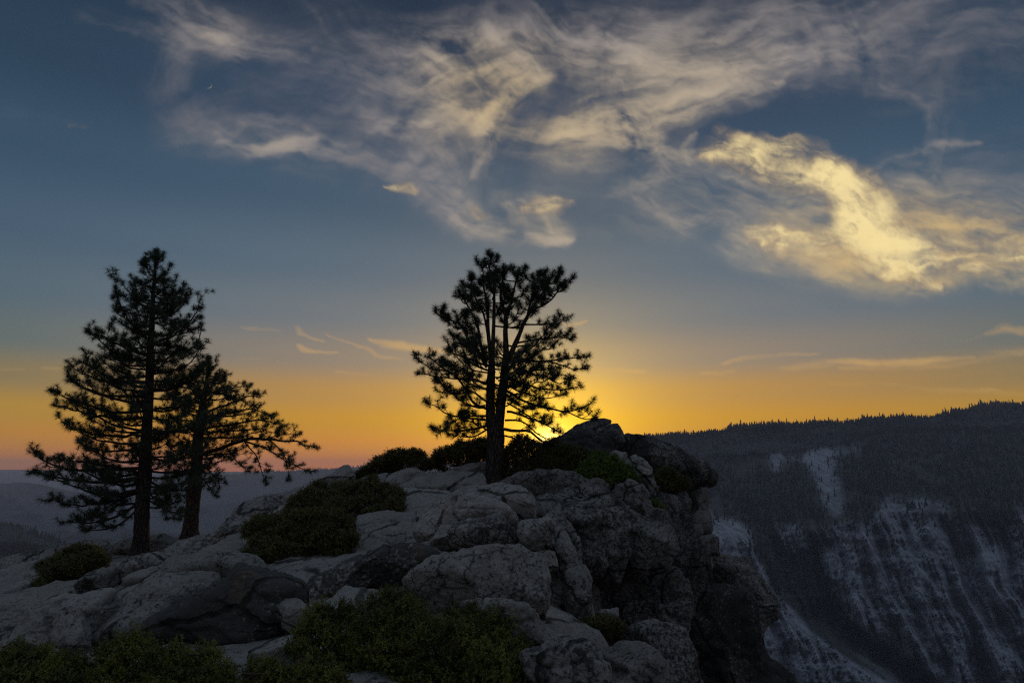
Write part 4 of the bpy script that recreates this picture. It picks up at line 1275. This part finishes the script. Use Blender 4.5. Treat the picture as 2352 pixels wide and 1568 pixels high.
def tree_twin():
    rs = np.random.RandomState(37)
    Y = 21.8
    root = tag(empty('pine_tree', P(1135, 1134, Y)), 'twin trunked pine with upright candelabra leaders in front of the setting sun', 'pine tree', 'pines on the outcrop')

    def tube(pts, wid, Yt=None, nm='trunk', k=16, m=60):
        T = Tubes()
        trunk_tube(T, pts, Y, wid, Yt, k, m)
        return T.build(nm, M_BARK, root)
    tube([(1136, 1144), (1134, 1100), (1136, 1050), (1139, 1000), (1139, 970), (1139, 950)], [25, 20, 21, 22, 20, 6], k=26)
    tube([(1130, 1010), (1127, 960), (1127, 900), (1129, 850), (1130, 812)], [12, 12, 11.5, 10, 8], Y + .05, 'trunk')
    tube([(1145, 1010), (1149, 950), (1155, 890), (1160, 840), (1163, 805)], [12, 12.5, 12, 10.5, 8], Y - .1, 'trunk')
    leaders = [
        ([(1128, 830), (1121, 760), (1119, 700), (1108, 650), (1102, 640)], [6, 5, 4, 2.5, 1.5], .3),
        ([(1131, 830), (1134, 740), (1135, 680), (1133, 637), (1123, 612), (1131, 584)], [6.5, 5, 4, 3, 2.4, 1.2], -.2),
        ([(1163, 820), (1161, 767), (1161, 724), (1150, 684), (1154, 650), (1158, 612)], [8, 7, 5.5, 4, 3, 1.4], .1),
        ([(1160, 735), (1172, 700), (1182, 660), (1190, 615)], [4, 3.4, 2.6, 1.2], .5),
        ([(1166, 830), (1188, 779), (1208, 732), (1234, 690), (1258, 655), (1272, 622)], [7.5, 6.5, 5, 3.5, 2.6, 1.2], -.3),
        ([(1210, 730), (1222, 680), (1232, 650), (1238, 622)], [3.5, 2.8, 2, 1.1], .4),
        ([(1222, 712), (1256, 696), (1276, 676), (1286, 650)], [3, 2.6, 2, 1.1], -.6),
        ([(1119, 842), (1098, 807), (1078, 787), (1062, 750), (1036, 735), (1012, 728)], [6, 5, 4, 3.2, 2.4, 1.2], .2),
        ([(1117, 830), (1104, 790), (1096, 745), (1076, 705), (1054, 668)], [4.6, 4, 3.4, 2.4, 1.1], -.5),
        ([(1121, 770), (1110, 720), (1090, 680), (1076, 650)], [3.5, 2.8, 2, 1.1], .6),
    ]
    kw = dict(needle=dict(L=.205, w=.0105, n=66), tw=.50, dens=5.6, sec=3.0)
    for pts, wid, dy in leaders:
        o = tube(pts, wid, Y + dy, 'leader', k=10, m=36)
        # short side limbs all the way up each leader
        n = 10
        pp = catmull(px_path(pts, Y, Y + dy), 40)
        for i in range(n):
            f = .28 + .7 * (i + rs.rand() * .8) / n
            a = pp[int(f * 39)]
            az = rs.rand() * 2 * PI
            l = rs.uniform(.5, 1.0) * (1.25 - .6 * f)
            d = np.array([math.cos(az), math.sin(az), 0])
            make_limb(root, [a, a + d * l * .5 + UPV * .08 * l, a + d * l * .8 + UPV * l * .55], .018, rs, M_BARK, start=.3, up=.6, **{**kw, 'tw': .36})
        N = Needles(rs, L=.205, w=.0105, n=66)
        for b in range(5):
            N.add(pp[-1 - b] + rs.normal(size=3) * .02, pp[-1] - pp[-4] + rs.normal(size=3) * .03, 1.1)
        N.build('needles', M_NEEDLE, o)
    L = [
        ([(1122, 940), (1088, 925), (1062, 882), (1034, 855), (990, 845), (951, 820)], -.3, .055), ([(1040, 860), (1010, 840), (990, 822), (975, 818)], .2, .025), ([(1122, 880), (1080, 872), (1020, 866), (955, 858)], .5, .045),
        ([(1120, 965), (1075, 965), (1020, 945), (972, 920)], -.5, .04), ([(1120, 975), (1080, 985), (1040, 990), (992, 986)], .3, .045), ([(1120, 955), (1090, 955), (1050, 965), (1000, 1000)], -.8, .035), ([(1121, 925), (1085, 900), (1050, 905), (1010, 900)], .9, .035),
        ([(1119, 850), (1085, 835), (1060, 800), (1040, 790)], .7, .035), ([(1119, 840), (1080, 825), (1050, 815), (1020, 800)], -.7, .035), ([(1122, 900), (1090, 880), (1050, 850), (1020, 830)], 1.2, .03), ([(1120, 985), (1090, 1000), (1060, 1000), (1030, 995)], .8, .03),
        ([(1164, 898), (1212, 922), (1260, 938), (1310, 945), (1360, 926)], -.4, .05), ([(1300, 944), (1340, 960), (1372, 958)], 0, .02), ([(1164, 945), (1204, 955), (1250, 975), (1288, 994)], .3, .045), ([(1165, 925), (1200, 945), (1230, 965), (1260, 970)], -.8, .03),
        ([(1168, 850), (1210, 825), (1260, 800), (1315, 755)], .3, .05), ([(1169, 825), (1230, 830), (1290, 825), (1348, 820)], -.5, .045), ([(1166, 870), (1230, 890), (1280, 895), (1325, 888)], .6, .045), ([(1260, 830), (1310, 845), (1352, 846)], .2, .025), ([(1167, 860), (1220, 860), (1270, 870), (1320, 866)], -.9, .035),
        ([(1180, 790), (1230, 780), (1280, 775), (1318, 780)], .7, .035), ([(1166, 885), (1210, 905), (1250, 915), (1300, 905)], 1.0, .035), ([(1200, 745), (1240, 745), (1275, 740), (1290, 720)], -.6, .03), ([(1168, 840), (1200, 850), (1240, 850), (1280, 850)], 1.3, .03),
        ([(1164, 910), (1200, 900), (1240, 880), (1290, 860)], -1.2, .03), ([(1145, 990), (1120, 990), (1090, 975), (1060, 950)], 1.1, .03), ([(1165, 905), (1190, 930), (1220, 940), (1250, 930)], 1.3, .03),
    ]
    for pts, dy, r in L:
        make_limb(root, px_path(pts, Y, Y + dy * 1.3), r, rs, M_BARK, up=.45, start=.22, **kw)
    for pts, dy, r in [([(1158, 985), (1212, 992), (1245, 1012), (1284, 1022)], -.6, .06), ([(1160, 965), (1200, 968), (1240, 1000), (1275, 1012)], .4, .035), ([(1158, 1000), (1190, 1010), (1215, 1010)], -.3, .03)]:
        make_limb(root, px_path(pts, Y, Y + dy), r, rs, M_BARK, up=-.3, bare=True, dens=4.5, tw=.5, needle=kw['needle'])
    # inner crown
    for i in range(26):
        a = P(rs.uniform(1125, 1165), rs.uniform(740, 970), Y)
        az = rs.rand() * 2 * PI
        l = rs.uniform(1.0, 2.5)
        d = np.array([math.cos(az) * .9, math.sin(az), 0])
        make_limb(root, [a, a + d * l * .5, a + d * l + UPV * l * .35], .03, rs, M_BARK, start=.35, up=.5, **kw)


tree_left()
tree_back()
tree_twin()
#TREEEND


# ------------------------------------------------------------------ shrubs: leafy sprigs all over a lumpy mound
def shrub(label, outline, Y, alpha, T, sprigs, leaf, mat, seed, name='shrub', lumps=.25, lf=1.7, depth=.28, per=9, yaw=0, group='low shrubs among the rocks'):
    rs = np.random.RandomState(seed)
    V, F, c = solid(outline, Y, alpha, T, 2.2, 5, yaw, seed, 0, 1.5)
    N = vnormals(V, F)
    d = fbm((V + seed) * lf, 3, .55) * lumps + fbm((V + seed) * lf * 3.2, 3) * lumps * .4 - lumps * .45
    V = V + N * d[:, None]
    N = vnormals(V, F)
    tri = V[F]
    ar = np.linalg.norm(np.cross(tri[:, 1] - tri[:, 0], tri[:, 2] - tri[:, 0]), axis=1)
    fc = tri.mean(1)
    fn = N[F].mean(1)
    # the side on the ground carries no leaves
    view = fc - np.array([0, 0, CZ])
    wgt = ar * np.where(fn[:, 2] > -.35, 1, .05) * np.where((fn * view).sum(1) < .25 * np.linalg.norm(view, axis=1), 1, .35)
    idx = rs.choice(len(F), sprigs, p=wgt / wgt.sum())
    b = rs.dirichlet([1, 1, 1], sprigs)
    p = (tri[idx] * b[:, :, None]).sum(1)
    n = fn[idx]
    dep = np.abs(rs.normal(0, 1, sprigs)) * depth * T * .6
    p = p - n * dep[:, None] + n * (rs.rand(sprigs) ** 4 * .16)[:, None]
    cen = p[rs.choice(sprigs, max(40, sprigs // 34), replace=False)]
    for a0 in range(0, sprigs, 4000):
        pc = p[a0:a0 + 4000]
        ni = ((pc[:, None] - cen[None]) ** 2).sum(-1).argmin(1)
        p[a0:a0 + 4000] = pc + (cen[ni] - pc) * .38 + np.array([0, 0, leaf * 1.2]) * np.exp(-(((cen[ni] - pc) ** 2).sum(1) / (leaf * 4) ** 2))[:, None]
    ax = n * .5 + UPV * .5 + rs.normal(size=(sprigs, 3)) * .5
    ax /= np.linalg.norm(ax, axis=1)[:, None]
    m = sprigs * per
    P0 = np.repeat(p, per, 0)
    A = np.repeat(ax, per, 0)
    h = np.tile(np.linspace(0, 1, per), sprigs) * leaf * 3.0
    r = rs.normal(size=(m, 3))
    r -= (r * A).sum(1)[:, None] * A
    r /= np.linalg.norm(r, axis=1)[:, None]
    dl = r * .8 + A * rs.uniform(.2, 1.0, m)[:, None]
    dl /= np.linalg.norm(dl, axis=1)[:, None]
    s = np.cross(dl, A)
    s /= np.maximum(np.linalg.norm(s, axis=1), 1e-6)[:, None]
    ll = leaf * rs.uniform(.7, 1.25, m)[:, None]
    b0 = P0 + A * h[:, None]
    Q = np.stack([b0, b0 + dl * ll * .5 + s * ll * .27, b0 + dl * ll, b0 + dl * ll * .5 - s * ll * .27], 1).reshape(-1, 3)
    root = tag(empty(name, c), label, 'shrub', group)
    mk('foliage', Q, np.arange(m * 4).reshape(-1, 4), mat, root, smooth=False)
    Tb = Tubes()
    for i in rs.choice(sprigs, min(sprigs // 9, 900), replace=False):
        q = p[i] - n[i] * T * .5 - UPV * .05 + rs.normal(size=3) * .08
        Tb.add(np.array([q, (q + p[i]) / 2 + rs.normal(size=3) * .02, p[i] + ax[i] * leaf * 2]), [.008, .006, .003], 3)
    # main stems from the root crown
    low = c - np.array([0, 0, T * .6])
    for i in rs.choice(sprigs, 40, replace=False):
        Tb.add(catmull([low + rs.normal(size=3) * .1, (low + p[i]) / 2 - UPV * .04, p[i] - n[i] * .06], 6), np.linspace(.018, .006, 6), 4)
    Tb.build('branches', M_TWIG, root)
    return root


shrub('large dark green shrub in the centre foreground at the bottom edge', [(655, 1500), (690, 1455), (740, 1435), (830, 1400), (880, 1376), (940, 1374), (1000, 1392), (1110, 1408), (1180, 1420), (1225, 1452), (1245, 1510), (1240, 1590), (1150, 1660), (800, 1660), (690, 1590)], 6.7, 42, .42, 17000, .021, M_SHRUB, 3)
shrub('moss green shrub spreading along the bottom left corner', [(-60, 1530), (40, 1500), (120, 1512), (180, 1500), (250, 1482), (330, 1478), (420, 1482), (500, 1500), (560, 1530), (600, 1580), (560, 1660), (200, 1680), (-60, 1680)], 6.2, 55, .30, 14000, .021, M_SHRUB, 5)
shrub('low strip of green shrub linking the two near ones at the bottom edge', [(540, 1555), (600, 1535), (680, 1538), (760, 1556), (800, 1600), (700, 1660), (560, 1660)], 5.9, 60, .18, 5000, .021, M_SHRUB, 7)
shrub('wide dark olive shrub in the middle slope, upper lobe reaching right', [(640, 1190), (680, 1150), (740, 1125), (820, 1112), (890, 1118), (930, 1140), (936, 1168), (900, 1192), (850, 1210), (780, 1240), (680, 1250), (620, 1230)], 17.2, 60, .42, 9000, .040, M_SHRUB_OL, 9)
shrub('wide dark olive shrub in the middle slope, lower and nearer lobe', [(545, 1270), (560, 1240), (600, 1210), (660, 1185), (760, 1180), (825, 1200), (830, 1250), (800, 1290), (740, 1305), (640, 1312), (570, 1300)], 15.2, 56, .48, 9000, .038, M_SHRUB_OL, 10)
shrub('small dark shrub by the pair of boulders at the left', [(44, 1345), (80, 1318), (110, 1300), (170, 1272), (220, 1258), (262, 1285), (260, 1305), (200, 1318), (150, 1340), (90, 1362)], 18.5, 58, .38, 6000, .042, M_SHRUB_OL, 12)
shrub('rounded shrub on the skyline left of the twin pine', [(795, 1112), (830, 1084), (880, 1062), (930, 1048), (975, 1046), (1000, 1064), (1000, 1085), (930, 1085), (860, 1095), (820, 1112)], 24, 30, .6, 6000, .050, M_SHRUB_OL, 14)
shrub('skyline shrub directly behind the twin pine trunk', [(985, 1075), (990, 1052), (1030, 1034), (1080, 1022), (1120, 1018), (1160, 1022), (1150, 1075), (1080, 1088), (1010, 1085)], 24.6, 25, .7, 6500, .050, M_SHRUB_OL, 15)
shrub('dark shrub thicket between the twin pine and the summit slab', [(1140, 1040), (1170, 1024), (1230, 1018), (1275, 1028), (1330, 1035), (1380, 1060), (1400, 1100), (1330, 1128), (1220, 1130), (1150, 1115)], 22.6, 35, .7, 10000, .046, M_SHRUB_OL, 16)
shrub('bright green shrub on the cliff lip below the round pale boulder', [(1300, 1100), (1330, 1072), (1380, 1055), (1420, 1062), (1450, 1085), (1456, 1104), (1400, 1120), (1330, 1128)], 21.5, 38, .5, 7000, .042, M_SHRUB_GR, 17)
shrub('tiny bright green tuft on the ledge above the big cliff bulge', [(1490, 1160), (1502, 1152), (1520, 1166), (1526, 1176), (1505, 1180)], 21.2, 30, .15, 900, .038, M_SHRUB_GR, 18)
shrub('dark shrub tucked under the overhanging brow', [(1505, 1110), (1530, 1092), (1570, 1105), (1592, 1126), (1560, 1138), (1515, 1142)], 23.4, 35, .35, 2500, .046, M_SHRUB_OL, 19)
shrub('black green shrub in the crevice at the bottom right of centre', [(1320, 1455), (1345, 1428), (1390, 1420), (1425, 1435), (1440, 1465), (1400, 1485), (1345, 1480)], 12.2, 40, .35, 3500, .030, M_SHRUB_OL, 20)


# ------------------------------------------------------------------ distant land
def interp(pts):
    x = [p[0] for p in pts]
    y = [p[1] for p in pts]
    return lambda v: np.interp(v, x, y)


def Pv(px, py, Y):
    a = (px - 1176) / FOC
    b = (784 - py) / FOC
    dy = cp - b * sp_
    dz = sp_ + b * cp
    return np.stack([a / dy * Y, Y + 0 * a, CZ + dz / dy * Y], -1)


def land_mat(name, rock=(.30, .305, .315), wood=(.050, .048, .040), sc_=1.0):
    m, nt, b, out = new_mat(name)
    geo = nt.n.new('ShaderNodeNewGeometry')
    pos = geo.outputs['Position']
    at = nt.n.new('ShaderNodeAttribute')
    at.attribute_name = 'bare'
    k = nt.vec('SCALE', pos, scale=.001)
    n1 = nt.noise(k, 9 * sc_, 8, .68)
    kx, ky, kz = nt.sep(nt.vec('MULTIPLY_ADD', nt.noise(k, 9, 2, .5, color=True), (.02, .02, .02), k))
    n2 = nt.noise(nt.comb(nt.math('MULTIPLY_ADD', kz, .38, kx), nt.math('MULTIPLY', ky, .12), nt.math('MULTIPLY', kz, .10)), 95 * sc_, 7, .7)
    n3 = nt.noise(k, 120 * sc_, 4, .7)
    f = nt.math('ADD', at.outputs['Fac'], nt.math('MULTIPLY_ADD', n1, .6, -.30))
    f = nt.math('ADD', f, nt.math('MULTIPLY_ADD', n3, .5, -.25))
    f = nt.rng(f, .28, .72)
    rc = nt.mix(nt.rng(n2, .36, .60), tuple(v * .50 for v in rock) + (1,), tuple(v * 1.15 for v in rock) + (1,))
    col = nt.mix(f, wood + (1,), rc)
    nt.l.new(col, b.inputs['Base Color'])
    bp = nt.n.new('ShaderNodeBump')
    bp.inputs['Strength'].default_value = .9
    bp.inputs['Distance'].default_value = 9
    nt.l.new(nt.math('ADD', n2, nt.math('MULTIPLY', n3, .8)), bp.inputs['Height'])
    nt.l.new(bp.outputs[0], b.inputs['Normal'])
    return m


M_WALL = land_mat('valley_rock')
M_RIDGE = land_mat('forest_ridge', (.12, .12, .12), (.03, .036, .03), .6)


def capsules(px, py, lst):
    t = np.zeros_like(px)
    for x0, y0, x1, y1, w, s in lst:
        bx, by = x1 - x0, y1 - y0
        h = np.clip(((px - x0) * bx + (py - y0) * by) / (bx * bx + by * by + 1e-6), 0, 1)
        d = np.hypot(px - x0 - h * bx, py - y0 - h * by)
        t += s * np.clip(1 - d / w, 0, 1) ** .7
    return t


def conifers(name, label, P0, hs, mat, seed):
    """many tiny pointed trees in one far wood"""
    rs = np.random.RandomState(seed)
    n = len(P0)
    k = 5
    th = np.arange(k) / k * 2 * PI
    V, F = [], []
    rot = rs.rand(n) * 6
    w = hs * rs.uniform(.12, .26, n)
    off = 0
    tiers = [(.08, .52, 1.0), (.38, .80, .72), (.66, 1.0, .42)]
    for lo, hi, wk in tiers:
        ring = np.stack([np.cos(th[None] + rot[:, None]) * (w * wk)[:, None], np.sin(th[None] + rot[:, None]) * (w * wk)[:, None], np.repeat((hs * lo)[:, None], k, 1)], -1)
        ring *= np.concatenate([rs.uniform(.7, 1.25, (n, k, 1))] * 2 + [np.ones((n, k, 1))], -1)
        top = np.stack([rs.normal(0, .02, n) * hs, 0 * hs, hs * hi], -1)[:, None]
        v = np.concatenate([ring, top], 1) + P0[:, None]
        V.append(v.reshape(-1, 3))
        b = np.arange(n)[:, None] * (k + 1) + off
        f = np.stack([np.stack([b[:, 0] + j, b[:, 0] + (j + 1) % k, b[:, 0] + k], -1) for j in range(k)], 1).reshape(-1, 3)
        F.append(f)
        off += n * (k + 1)
    o = mk(name, np.vstack(V), np.vstack(F), mat, smooth=False)
    tag(o, label, kind='stuff')
    return o


M_WOOD = leaf_mat('far_conifers', (.014, .019, .014), (.028, .034, .022), .004, .05)

RIM = [(900, 1110), (1380, 1072), (1500, 1052), (1590, 1049), (1700, 1044), (1800, 1036), (1900, 1022), (1945, 1016), (1965, 1002), (2035, 984), (2150, 984), (2352, 982), (3100, 960)]
SKY = [(700, 1100), (1300, 1050), (1440, 1014), (1505, 1008), (1560, 1001), (1632, 998), (1670, 991), (1709, 985), (1777, 978), (1850, 979), (1929, 974), (2000, 970), (2057, 966), (2110, 962), (2167, 955), (2235, 942), (2290, 932), (2354, 929), (2500, 926), (3100, 940)]


def build_wall():
    rim = interp(RIM)
    px = np.arange(1180, 2800, 3.6)
    s = np.concatenate([np.arange(0, 620, 3.4), np.arange(620, 1500, 18)])
    PX, S = np.meshgrid(px, s)
    PX, S = PX.ravel(), S.ravel()
    PY = rim(PX) + S
    Y = 2500 - np.minimum(S, 190) * 4.4 - np.maximum(S - 190, 0) * .8
    q = np.stack([PX / 100, PY / 100, S * 0], 1)
    # gully and buttress
    gx = np.interp(PY, [1100, 1150, 1210, 1330, 1420, 1490, 1568, 1800], [1600, 1690, 1760, 1840, 1890, 1990, 2110, 2400])
    d = (PX - gx) / 60
    cl = np.clip((S - 60) / 150, 0, 1)
    Y += cl * (220 * np.exp(-d * d * 1.2) - 160 * (1 / (1 + np.exp(d * 1.6))))
    rib = ridged(np.stack([(PX - .38 * PY) / 85 + fbm(q * .7, 2) * .18, PY / 700, S * 0], 1), 5, .55)
    Y -= (rib - 1) * (20 + 85 * cl)
    Y -= fbm(q * 1.1, 4) * 42
    led = fbm(np.stack([PX / 120, PY / 26, S * 0 + 3], 1), 4, .6)
    Y -= led * (5 + 7 * cl)
    Y -= fbm(q * 7, 4, .6) * 9
    edge = np.clip(S / 25, 0, 1)
    Y = 2500 + (Y - 2500) * edge
    V = Pv(PX, PY, Y)
    bare = capsules(PX, PY, [
        (1630, 1185, 1700, 1235, 44, .55), (1680, 1240, 1770, 1330, 56, .6), (1690, 1330, 1800, 1430, 60, .6), (1760, 1460, 1900, 1600, 105, .62), (1790, 1440, 1870, 1500, 60, .3),
        (1700, 1050, 1790, 1046, 14, .35), (1790, 1058, 1960, 1030, 34, .50), (1880, 1060, 1910, 1150, 40, .50), (1900, 1080, 1930, 1160, 50, .35), (1750, 1180, 1830, 1250, 34, .50), (1810, 1260, 1830, 1200, 26, .45),
        (2040, 1180, 2140, 1240, 46, .50), (2160, 1240, 2230, 1270, 34, .40), (2245, 1255, 2340, 1290, 32, .50), (2000, 1260, 2060, 1330, 90, .35), (1960, 1300, 2020, 1440, 76, .45), (2180, 1310, 2200, 1410, 56, .55),
        (2060, 1300, 2130, 1480, 90, .40), (2020, 1440, 2080, 1560, 80, .40), (2240, 1340, 2400, 1480, 110, .35), (2200, 1440, 2300, 1620, 110, .36), (2000, 1500, 2300, 1640, 120, .30), (1830, 1360, 1950, 1330, 30, .25),
        (1920, 1210, 2000, 1250, 40, .35), (2110, 1150, 2180, 1160, 24, .3), (2060, 1070, 2160, 1100, 18, .30), (1700, 1080, 1780, 1075, 22, .3), (1600, 1240, 1660, 1300, 50, .5)])
    bare += .64 * np.clip((S - 150 - 60 * fbm(q * .9 + 5, 3)) / 90, 0, 1) * np.clip((PX - gx - 40) / 60, 0, 1)
    bare += .6 * np.clip((PY - 1195) / 40, 0, 1) * np.clip((gx - 62 - PX) / 30, 0, 1)
    bare = np.clip(bare, 0, 1.05)
    forest = capsules(PX, PY, [(1790, 1330, 1890, 1400, 40, .5), (1870, 1400, 2020, 1490, 36, .5), (2020, 1490, 2150, 1600, 34, .45), (1760, 1280, 1800, 1340, 40, .5), (1730, 1150, 1770, 1270, 30, .6)])
    bare = np.clip(bare - forest * .7, 0, 1)
    o = mk('valley_wall', V, grid_faces(len(s), len(px)), M_WALL, attrs={'bare': bare})
    tag(o, 'steep granite valley wall with forest on its shelves, right side', kind='structure')
    # wood on its shelves
    rs = np.random.RandomState(4)
    n = 15000
    tp = rs.uniform(1400, 2500, n)
    ts = rs.rand(n) ** 1.3 * 330
    ci = np.clip(((tp - 1180) / 3.6).astype(int), 0, len(px) - 1)
    ri = np.clip((ts / 3.4).astype(int), 0, 180)
    k = ri * len(px) + ci
    w = bare[k] + fbm(V[k] * .012, 2) * .35
    keep = w < .20
    # a scatter of single trees over the pale slope
    keep |= (rs.rand(n) < .16) & (w < .75)
    k = k[keep]
    p = V[k] + np.stack([rs.uniform(-3, 3, len(k)), rs.uniform(-3, 3, len(k)), np.full(len(k), -2.0)], 1)
    conifers('valley_forest', 'dark conifer forest on the shelves of the valley wall', p, rs.uniform(11, 22, len(k)), M_WOOD, 6)


def ridge(name, label, sky, Y0, Y1, depth, px0, px1, step, seed, trees=0, th=(14, 24), bare0=0., amp=60, tlabel=''):
    f = interp(sky)
    px = np.arange(px0, px1, step)
    s = np.linspace(0, 1, 46) ** 1.5 * depth
    PX, S = np.meshgrid(px, s)
    PX, S = PX.ravel(), S.ravel()
    PY = f(PX) + S
    t = S / depth
    Y = Y0 + (Y1 - Y0) * t
    q = np.stack([PX / 120, PY / 60, 0 * S + seed], 1)
    Y = Y - (fbm(q, 5, .55) * amp + (ridged(q * .6, 3) - 1) * amp * 1.2) * np.clip(t * 6, 0, 1)
    V = Pv(PX, PY + fbm(np.stack([PX / 26, 0 * PX, 0 * PX + seed], 1), 4, .6) * 1.6 * (1 - t), Y)
    bare = np.clip(bare0 + fbm(q * 1.7, 3) * .2, 0, 1)
    o = mk(name, V, grid_faces(len(s), len(px)), M_RIDGE, attrs={'bare': bare})
    tag(o, label, kind='structure')
    if trees:
        rs = np.random.RandomState(seed)
        ncol = len(px)
        ci = rs.randint(0, ncol, trees)
        ri = np.where(rs.rand(trees) < .38, 0, (rs.rand(trees) ** 1.7 * 30).astype(int))
        k = ri * ncol + ci
        clump = fbm(V[k] * (2.2 / abs(Y0) * 10), 3)
        hv = 1 + np.clip(clump, -.6, .9) * .7
        keep = (clump > -.5) | (ri == 0)
        k, hv = k[keep], hv[keep]
        j = rs.uniform(-1, 1, (len(k), 3)) * np.array([step * Y0 / FOC, 20, 0]) - np.array([0, 0, 2])
        conifers('ridge_forest', tlabel, V[k] + j, rs.uniform(th[0] * .55, th[1], len(k)) * (1 + .5 * (rs.rand(len(k)) > .93)) * hv, M_WOOD, seed + 1)


build_wall()
ridge('wooded_ridge', 'dark wooded ridge on the right skyline', SKY, 3000, 2560, 70, 1180, 2900, 4, 21, 9000, (15, 27), .12, 90, 'row of small conifers along the right skyline ridge')
ridge('near_hill', 'nearest dark hill at the left edge of the valley', [(-900, 1150), (-300, 1180), (0, 1202), (40, 1207), (85, 1228), (130, 1243), (190, 1264), (240, 1292), (330, 1340), (500, 1420)], 2300, 1500, 260, -900, 520, 7, 31, 4500, (9, 16), 0., 160, 'conifers covering the nearest hill at the left')
ridge('middle_hills', 'blue middle hills across the valley on the left', [(-900, 1100), (-200, 1106), (0, 1109), (45, 1107), (95, 1112), (150, 1124), (200, 1135), (300, 1150), (420, 1165), (560, 1150), (700, 1140), (1400, 1160)], 7500, 4300, 200, -900, 1500, 7, 41, 0, (10, 20), .1, 420)
ridge('valley_hills', 'lower hills in the valley haze', [(-900, 1190), (0, 1215), (90, 1235), (160, 1222), (260, 1208), (400, 1225), (560, 1245), (1400, 1260)], 4600, 2900, 240, -900, 1500, 7, 47, 0, (10, 20), .1, 300)
ridge('far_ridge', 'far ridge with a fine fringe of trees left of the summit', [(-900, 1100), (200, 1098), (420, 1094), (560, 1087), (660, 1081), (734, 1078), (790, 1074), (860, 1068), (960, 1068), (1200, 1060), (1600, 1058)], 9500, 7000, 130, 300, 1700, 3, 51, 2600, (16, 30), .05, 200, 'fine fringe of far trees on the ridge left of the summit')
ridge('farthest_ridge', 'flat farthest ridge along the sunset horizon', [(-1200, 1077), (-300, 1080), (0, 1078), (110, 1079), (300, 1082), (600, 1083), (1500, 1083), (3600, 1080)], 17000, 10500, 110, -1200, 3600, 12, 61, 0, (10, 20), 0, 600)

# valley floor: one sheet out to the far ridges
gx = np.linspace(-24000, 24000, 121)
gy = np.linspace(-5500, 18500, 91)
GX, GY = np.meshgrid(gx, gy)
gv = np.stack([GX.ravel(), GY.ravel(), 0 * GX.ravel()], 1)
gv[:, 2] = -860 + fbm(gv * .0006, 3) * 60
g = mk('valley_floor', gv, grid_faces(91, 121), M_RIDGE, attrs={'bare': np.zeros(len(gv))})
tag(g, 'wooded valley floor far below', kind='structure')

# the moon: a thin young crescent, west above the pines
def moon():
    c0 = P(478, 195, 1000.0)
    d = c0 - np.array([0, 0, CZ])
    d /= np.linalg.norm(d)
    c = d * 60000
    rr = 60000 * 7.0 / FOC
    m, nt, b, out = new_mat('moonlight')
    b.inputs['Base Color'].default_value = (0, 0, 0, 1)
    b.inputs['Emission Color'].default_value = lin((200, 196, 186))
    b.inputs['Emission Strength'].default_value = .35
    r = np.cross(d, UPV)
    r /= np.linalg.norm(r)
    u = np.cross(r, d)
    V, F = [], []
    n = 24
    for i in range(n + 1):
        t = -PI * .5 + PI * i / n
        rot = -PI * .22
        for rad in (1.0, 1.0 - .22 * max(math.cos(t), 0)):
            for z in (0, .06):
                x, y = rad * math.cos(t), math.sin(t)
                xr, yr = x * math.cos(rot) - y * math.sin(rot), x * math.sin(rot) + y * math.cos(rot)
                V.append(c + (r * xr + u * yr) * rr + d * z * rr)
    for i in range(n):
        a = i * 4
        e = a + 4
        F += [(a, e, e + 2, a + 2), (a + 1, a + 3, e + 3, e + 1), (a, a + 1, e + 1, e), (a + 2, e + 2, e + 3, a + 3)]
    o = mk('moon', V, F, m)
    tag(o, 'thin crescent moon high in the upper left sky', 'moon')


moon()

# ------------------------------------------------------------------ haze
hb = bmesh.new()
bmesh.ops.create_cube(hb, size=1)
hm = bpy.data.meshes.new('haze')
for v_ in hb.verts:
    v_.co = Vector((v_.co.x * 52000, v_.co.y * 26000 + 7000, -1010 if v_.co.z < 0 else 350))
hb.to_mesh(hm)
hb.free()
haze = bpy.data.objects.new('haze', hm)
C.objects.link(haze)
haze['kind'] = 'stuff'
haze['label'] = 'blue evening haze filling the valley'
m = bpy.data.materials.new('evening_haze')
m.use_nodes = True
m.node_tree.nodes.clear()
_o = m.node_tree.nodes.new('ShaderNodeOutputMaterial')
_v = m.node_tree.nodes.new('ShaderNodeVolumePrincipled')
_v.inputs['Color'].default_value = (.74, .82, .97, 1)
_v.inputs['Density'].default_value = 0.000066
_v.inputs['Anisotropy'].default_value = 0.2
m.node_tree.links.new(_v.outputs[0], _o.inputs['Volume'])
hm.materials.append(m)
